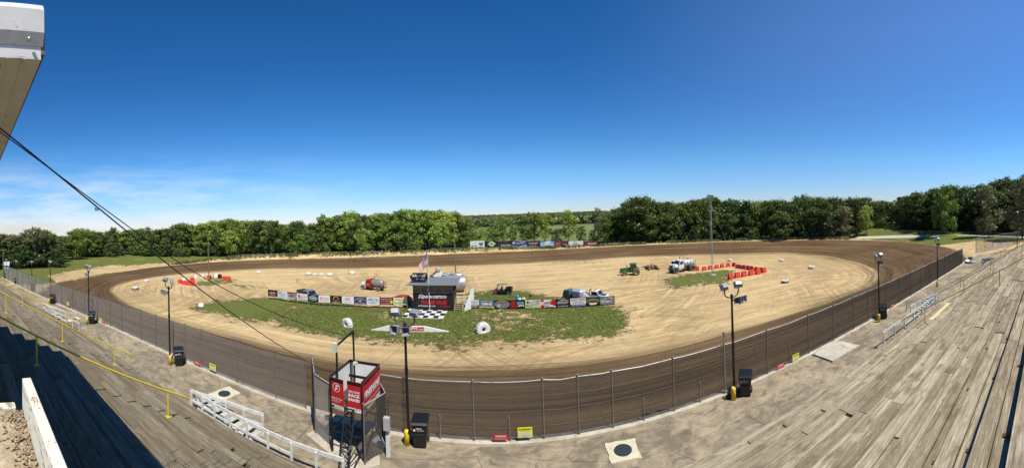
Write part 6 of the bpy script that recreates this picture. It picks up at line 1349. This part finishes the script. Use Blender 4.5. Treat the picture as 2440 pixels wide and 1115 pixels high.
# big steel culvert / drum
a=G(1112,700)
t=thing('steel_drum_tank','large upright end of a grey corrugated steel cylinder right behind the scoring stand','tank',a+Vector((-2.2,2.0,0)),R(18))
m=MB(); m.lathe([(1.6,0),(1.6,5.5)],(-4.0,0,1.6),(1,0,0),32); m.lathe([(0,0),(1.5,.0),(1.6,.0)],(-4.0,0,1.6),(1,0,0),32); m.lathe([(1.6,0),(1.25,.04),(0,.12)],(1.5,0,1.6),(1,0,0),32); m.build('shell',paint('old_galvanised',(.40,.41,.41),.5,.45,var=.25,scale=1.2,dirt=(.3,.28,.24),dirtamt=.4),t)
m=MB(); 
for i in range(18): m.lathe([(1.6,-.04),(1.64,0),(1.6,.04)],(-3.8+i*.3,0,1.6),(1,0,0),32)
m.build('rib',paint('old_galvanised',(.4,.41,.41)),t)
m=MB(); m.tube([(1.66,-1.4,1.0),(1.7,-1.5,3.3)],.03,6); m.tube([(1.6,0,3.2),(3.2,-.3,0)],.02,6); m.build('strap',rust,t)
# small bits
t=thing('blue_barrel','light blue plastic barrel standing behind the black banner','barrel',G(1233,716)); MB().lathe([(0,0),(.28,0),(.31,.15),(.31,.75),(.28,.9),(0,.92)],(0,0,0),n=18).build('shell',paint('blue_plastic',(.03,.28,.55),.4),t); MB().lathe([(.315,.3),(.325,.33),(.315,.36)],(0,0,0),n=18).build('ring',paint('blue_plastic',(.03,.28,.55)),t)
for px,py,l in ((1238,717,'pale sack leaning against the blue barrel'),(1248,716,'long pale sack lying right of the blue barrel')):
    m=MB(); m.lathe([(0,0),(.22,.06),(.28,.3),(.24,.55),(0,.66)],(-.3,0,.22),(1,0,.15),12); o=m.build('feed_sack',paint('sack_cloth',(.60,.55,.42),.9,var=.2)); o.location=G(px,py); tag(o,l,'sack')
t=thing('yard_hydrant','dark iron post with a rounded box in the grass behind the pale green banner','hydrant',G(1262,717)); MB().bar((0,0,-.1),(0,0,1.25),.16).build('post',rust,t); MB().lathe([(0,0),(.22,.05),(.25,.3),(.1,.45),(0,.46)],(.28,0,.75),(0,0,1),12).build('box',darksteel,t)
t=thing('red_standpipe','small rusty red box on a stub behind the M&M banner','hydrant',G(1122,717)); MB().bar((0,0,-.1),(0,0,.5),.12).build('post',rust,t); MB().box((0,0,.62),(.36,.3,.34)).build('box',paint('dull_red',(.30,.05,.03),.7),t)
t=thing('marker_post','thin wooden post with a small crossarm in the infield','post',G(830,653)); MB().cyl((0,0,-.1),(0,0,2.0),.05).build('post',post_wood,t); MB().bar((-.3,0,1.95),(.3,0,2.0),.08).build('crossarm',post_wood,t)
t=thing('wire_hoop_stand','small rusty hoop stand in the muddy patch of the infield','stand',G(709,675)); MB().tube([(-.35,0,0),(-.3,0,.8),(0,0,.95),(.3,0,.8),(.35,0,0)],.04,6).build('hoop',rust,t)
# ---------------------------------------------------------------- infield poles and tower
def wood_pole(px,py,top,label,r=.13):
    p=G(px,py); D=math.hypot(p.x,p.y); d=ray(px-1,top); h=CAMZ+d.z/math.hypot(d.x,d.y)*D-p.z
    t=thing('utility_pole',label,'pole',p); MB().tube([(0,0,-.3),(0,0,h*.5),(0,0,h)],[r,r*.85,r*.65],10).build('pole',post_wood,t); return t,h
t,h=wood_pole(498,669,558,'tall bare wooden pole standing in the left island'); t2=MB(); t2.box((.12,0,h*.75),(.5,.06,.3)); t2.build('bracket',darksteel,t)
t,h=wood_pole(1086,658,532,'tall bare wooden pole behind the scoring stand',.17); MB().box((-.15,-.1,h*.42),(.22,.16,.18)).build('lamp',cleanwhite,t)
t,h=wood_pole(1019,668,630,'thin steel post behind the scoring stand roof',.06)
p=G(1698,655); D=math.hypot(p.x,p.y); d=ray(1698,468); h=CAMZ+d.z/math.hypot(d.x,d.y)*D-p.z
t=thing('lattice_tower','tall slim steel lattice tower with lamps on top in the right island','tower',p,.3)
m=MB(); n=int(h/.55)
def tw_(z): return .27-.09*z/h
for k in range(3):
    a=2*math.pi*k/3; f=lambda z,a=a: Vector((math.cos(a)*tw_(z),math.sin(a)*tw_(z),z))
    m.bar(f(0),f(h),.05)
    a2=2*math.pi*(k+1)/3; g=lambda z,a=a2: Vector((math.cos(a)*tw_(z),math.sin(a)*tw_(z),z))
    for i in range(n): z0=h*i/n;z1=h*(i+1)/n; m.bar(f(z0),g(z1),.024); m.bar(g(z0),f(z0),.02)
m.build('lattice',paint('tower_steel',(.42,.43,.44),.45,.4),t)
m=MB(); m.bar((-.9,0,h),(.9,0,h),.06); m.build('crossarm',darksteel,t)
for x in(-.8,-.3,.3,.8): MB().box((x,-.12,h+.18),(.34,.2,.3),0,0,R(25)).build('floodlight',greyhouse,t)
MB().box((0,0,.03),(1.3,1.3,.14)).build('footing',concrete,t)
# guy wires
m=MB()
for a in (0.4,2.5,4.6): m.tube([(0,0,h*.9),(math.cos(a)*9,math.sin(a)*9,.0)],.012,4)
m.build('guy_wire',galv,t)
# ---------------------------------------------------------------- far right: pit fence, yard
pa=[(63,14.3),(65.8,13.2),(68.6,12.1),(71.4,11.0),(74.2,9.9),(77,8.8),(79.8,7.7)]
f=chain_fence('chain_link_fence','grey chain link fence of the pit yard beyond the right end of the stand',pa,set(range(len(pa))),(),z0=0,H=2.9,wires=(.1,),top='rail',wirem=wire_l,pitch=.075)
m=MB(); 
for z in(.35,.75): m.bar((2,-1.9,z),(9,-4.6,z),.05,.25)
m.build('guard_board',silver,f)
t=chain_fence('low_wire_fence','long low wire fence on the grass under the trees at the far right',[tuple(atd(px,560,D)[:2]) for px,D in ((2060,126),(2110,124),(2160,121),(2210,118),(2260,115),(2310,112),(2360,109),(2410,107),(2460,105))],set(range(9)),(),z0=-.9,H=1.3,wires=(.5,1.0),top='rail',wirem=wire_l,pitch=.5)
p=GW(2359,630,0); t=thing('yard_banner','white QUARTER MASTER banner fixed low in front of the right end of the stand','banner',p,R(-62))
MB().box((0,0,.5),(2.6,.03,1.0)).build('panel',cleanwhite,t); b=Board(-.02); b.t('QUARTER',-.1,.68,.34,2.0,navy,.03); b.t('MASTER',.1,.28,.34,1.7,navy,.03); b.done(t)
b=Board(-.02); 
p=GW(2399,617,0); t=thing('yard_banner','small white and red banner beyond the QUARTER MASTER banner','banner',p,R(-62)); MB().box((0,0,.45),(2.4,.03,.9)).build('panel',cleanwhite,t); b=Board(-.02); b.t('JOHNSON',0,.5,.3,1.8,signred,.03); b.done(t)
t=thing('white_chair','white plastic chair standing in front of the QUARTER MASTER banner','chair',GW(2347,640,0),R(30),s=1.1)
MB().b2(-.25,-.25,.42,.25,.25,.46).build('seat',cleanwhite,t); MB().b2(-.25,.22,.46,.25,.26,.92).build('backrest',cleanwhite,t)
for x in(-.22,.22):
    for y in(-.22,.22): MB().bar((x,y,0),(x*.9,y*.9,.43),.04).build('leg',cleanwhite,t)
t=thing('round_drum','low round white trough lying by the right end of the fence','trough',GW(2312,626,0)); MB().lathe([(0,.05),(.75,.05),(.85,.35),(.9,.36),(.85,0),(0,0)],(0,0,0),n=24).build('shell',tankwhite,t); MB().box((1.4,.3,.35),(.9,.6,.7)).build('hay_block',paint('dark_hay',(.12,.11,.06),.95,var=.4,scale=9),t)
# corner posts at the right end of the fence
p=Vector((*onf(60.5),0)); t=thing('bent_post','tall bent steel post at the right end of the fence','post',p); MB().tube([(0,0,0),(0,0,2.9),(-.9,.25,3.5)],.05,8).build('pole',galv,t)
# yard at far left
t=thing('box_truck','white box truck facing the camera beyond the left end of the fence','truck',atz(16,650,-1.8),R(-8),s=.62)
t.location=(t.location.x,t.location.y,gh(t.location.x,t.location.y))
MB().b2(-4.2,-1.15,.8,1.0,1.15,3.3).build('cargo_box',cleanwhite,t,.03); MB().side([(1.0,.6),(3.0,.6),(3.05,1.3),(2.5,1.5),(2.0,2.4),(1.0,2.45)],0,1.95).build('cab',white,t,.05); MB().side([(2.05,2.35),(2.52,1.56),(2.56,1.56),(2.09,2.37)],0,1.7).build('windscreen',glass,t); MB().b2(3.02,-.7,.7,3.06,.7,1.15).build('grille',black,t)
for x in(-3,2.1):
    for s_ in(-1,1): wheel(t,x,s_*.95,.42,.43,.28,grey)
p=Vector((-74,6,0)); p.z=gh(-74,6)
t,h=wood_pole(8,660,596,'wooden utility pole with a lamp arm beyond the left end of the fence',.14); MB().tube([(0,0,h*.82),(.9,0,h*.9)],.04,6).build('lamp_arm',silver,t); MB().box((1.0,0,h*.9),(.4,.2,.12)).build('lamp',silver,t)
# gravel lane in front of the trees on the right
m=MB(); pts=[atd(px,560,D) for px,D in ((2035,131),(2080,129),(2130,127),(2180,124),(2230,121),(2290,118),(2350,115),(2420,111),(2500,106))]
for a,b in zip(pts[:-1],pts[1:]):
    v=[]
    for p_,s_ in((a,-1.6),(b,-1.6),(b,1.6),(a,1.6)):
        u=Vector((p_.x,p_.y,0)).normalized()*s_; x,y=p_.x+u.x,p_.y+u.y; v.append((x,y,gh(x,y)+.07))
    m.add(v,[(0,1,2,3)])
o=m.build('gravel_lane',paint('gravel',(.52,.48,.40),.95,var=.2)); o['kind']='structure'
# distant pale house roofs and a farm beyond the field
for px,D,l in ((1376,640,'pale distant farm building between the trees beyond the field'),(1405,660,'small pale distant building right of the farm building'),(1167,600,'tiny pale building in the distant woods at the left')):
    d=ray(px,520); q=math.hypot(d.x,d.y); x,y=d.x/q*D,d.y/q*D; t=thing('farm_building',l,'building',(x,y,-5.3),-.2); MB().b2(-7,-4,0,7,4,5).build('wall',paint('pale_wall',(.55,.48,.38),.8),t); MB().prism([(-4.6,4.9),(4.6,4.9),(0,8)],(0,0,0),(0,1,0),(0,0,1),(1,0,0),15).build('roof',paint('farm_roof',(.42,.34,.28),.8),t)
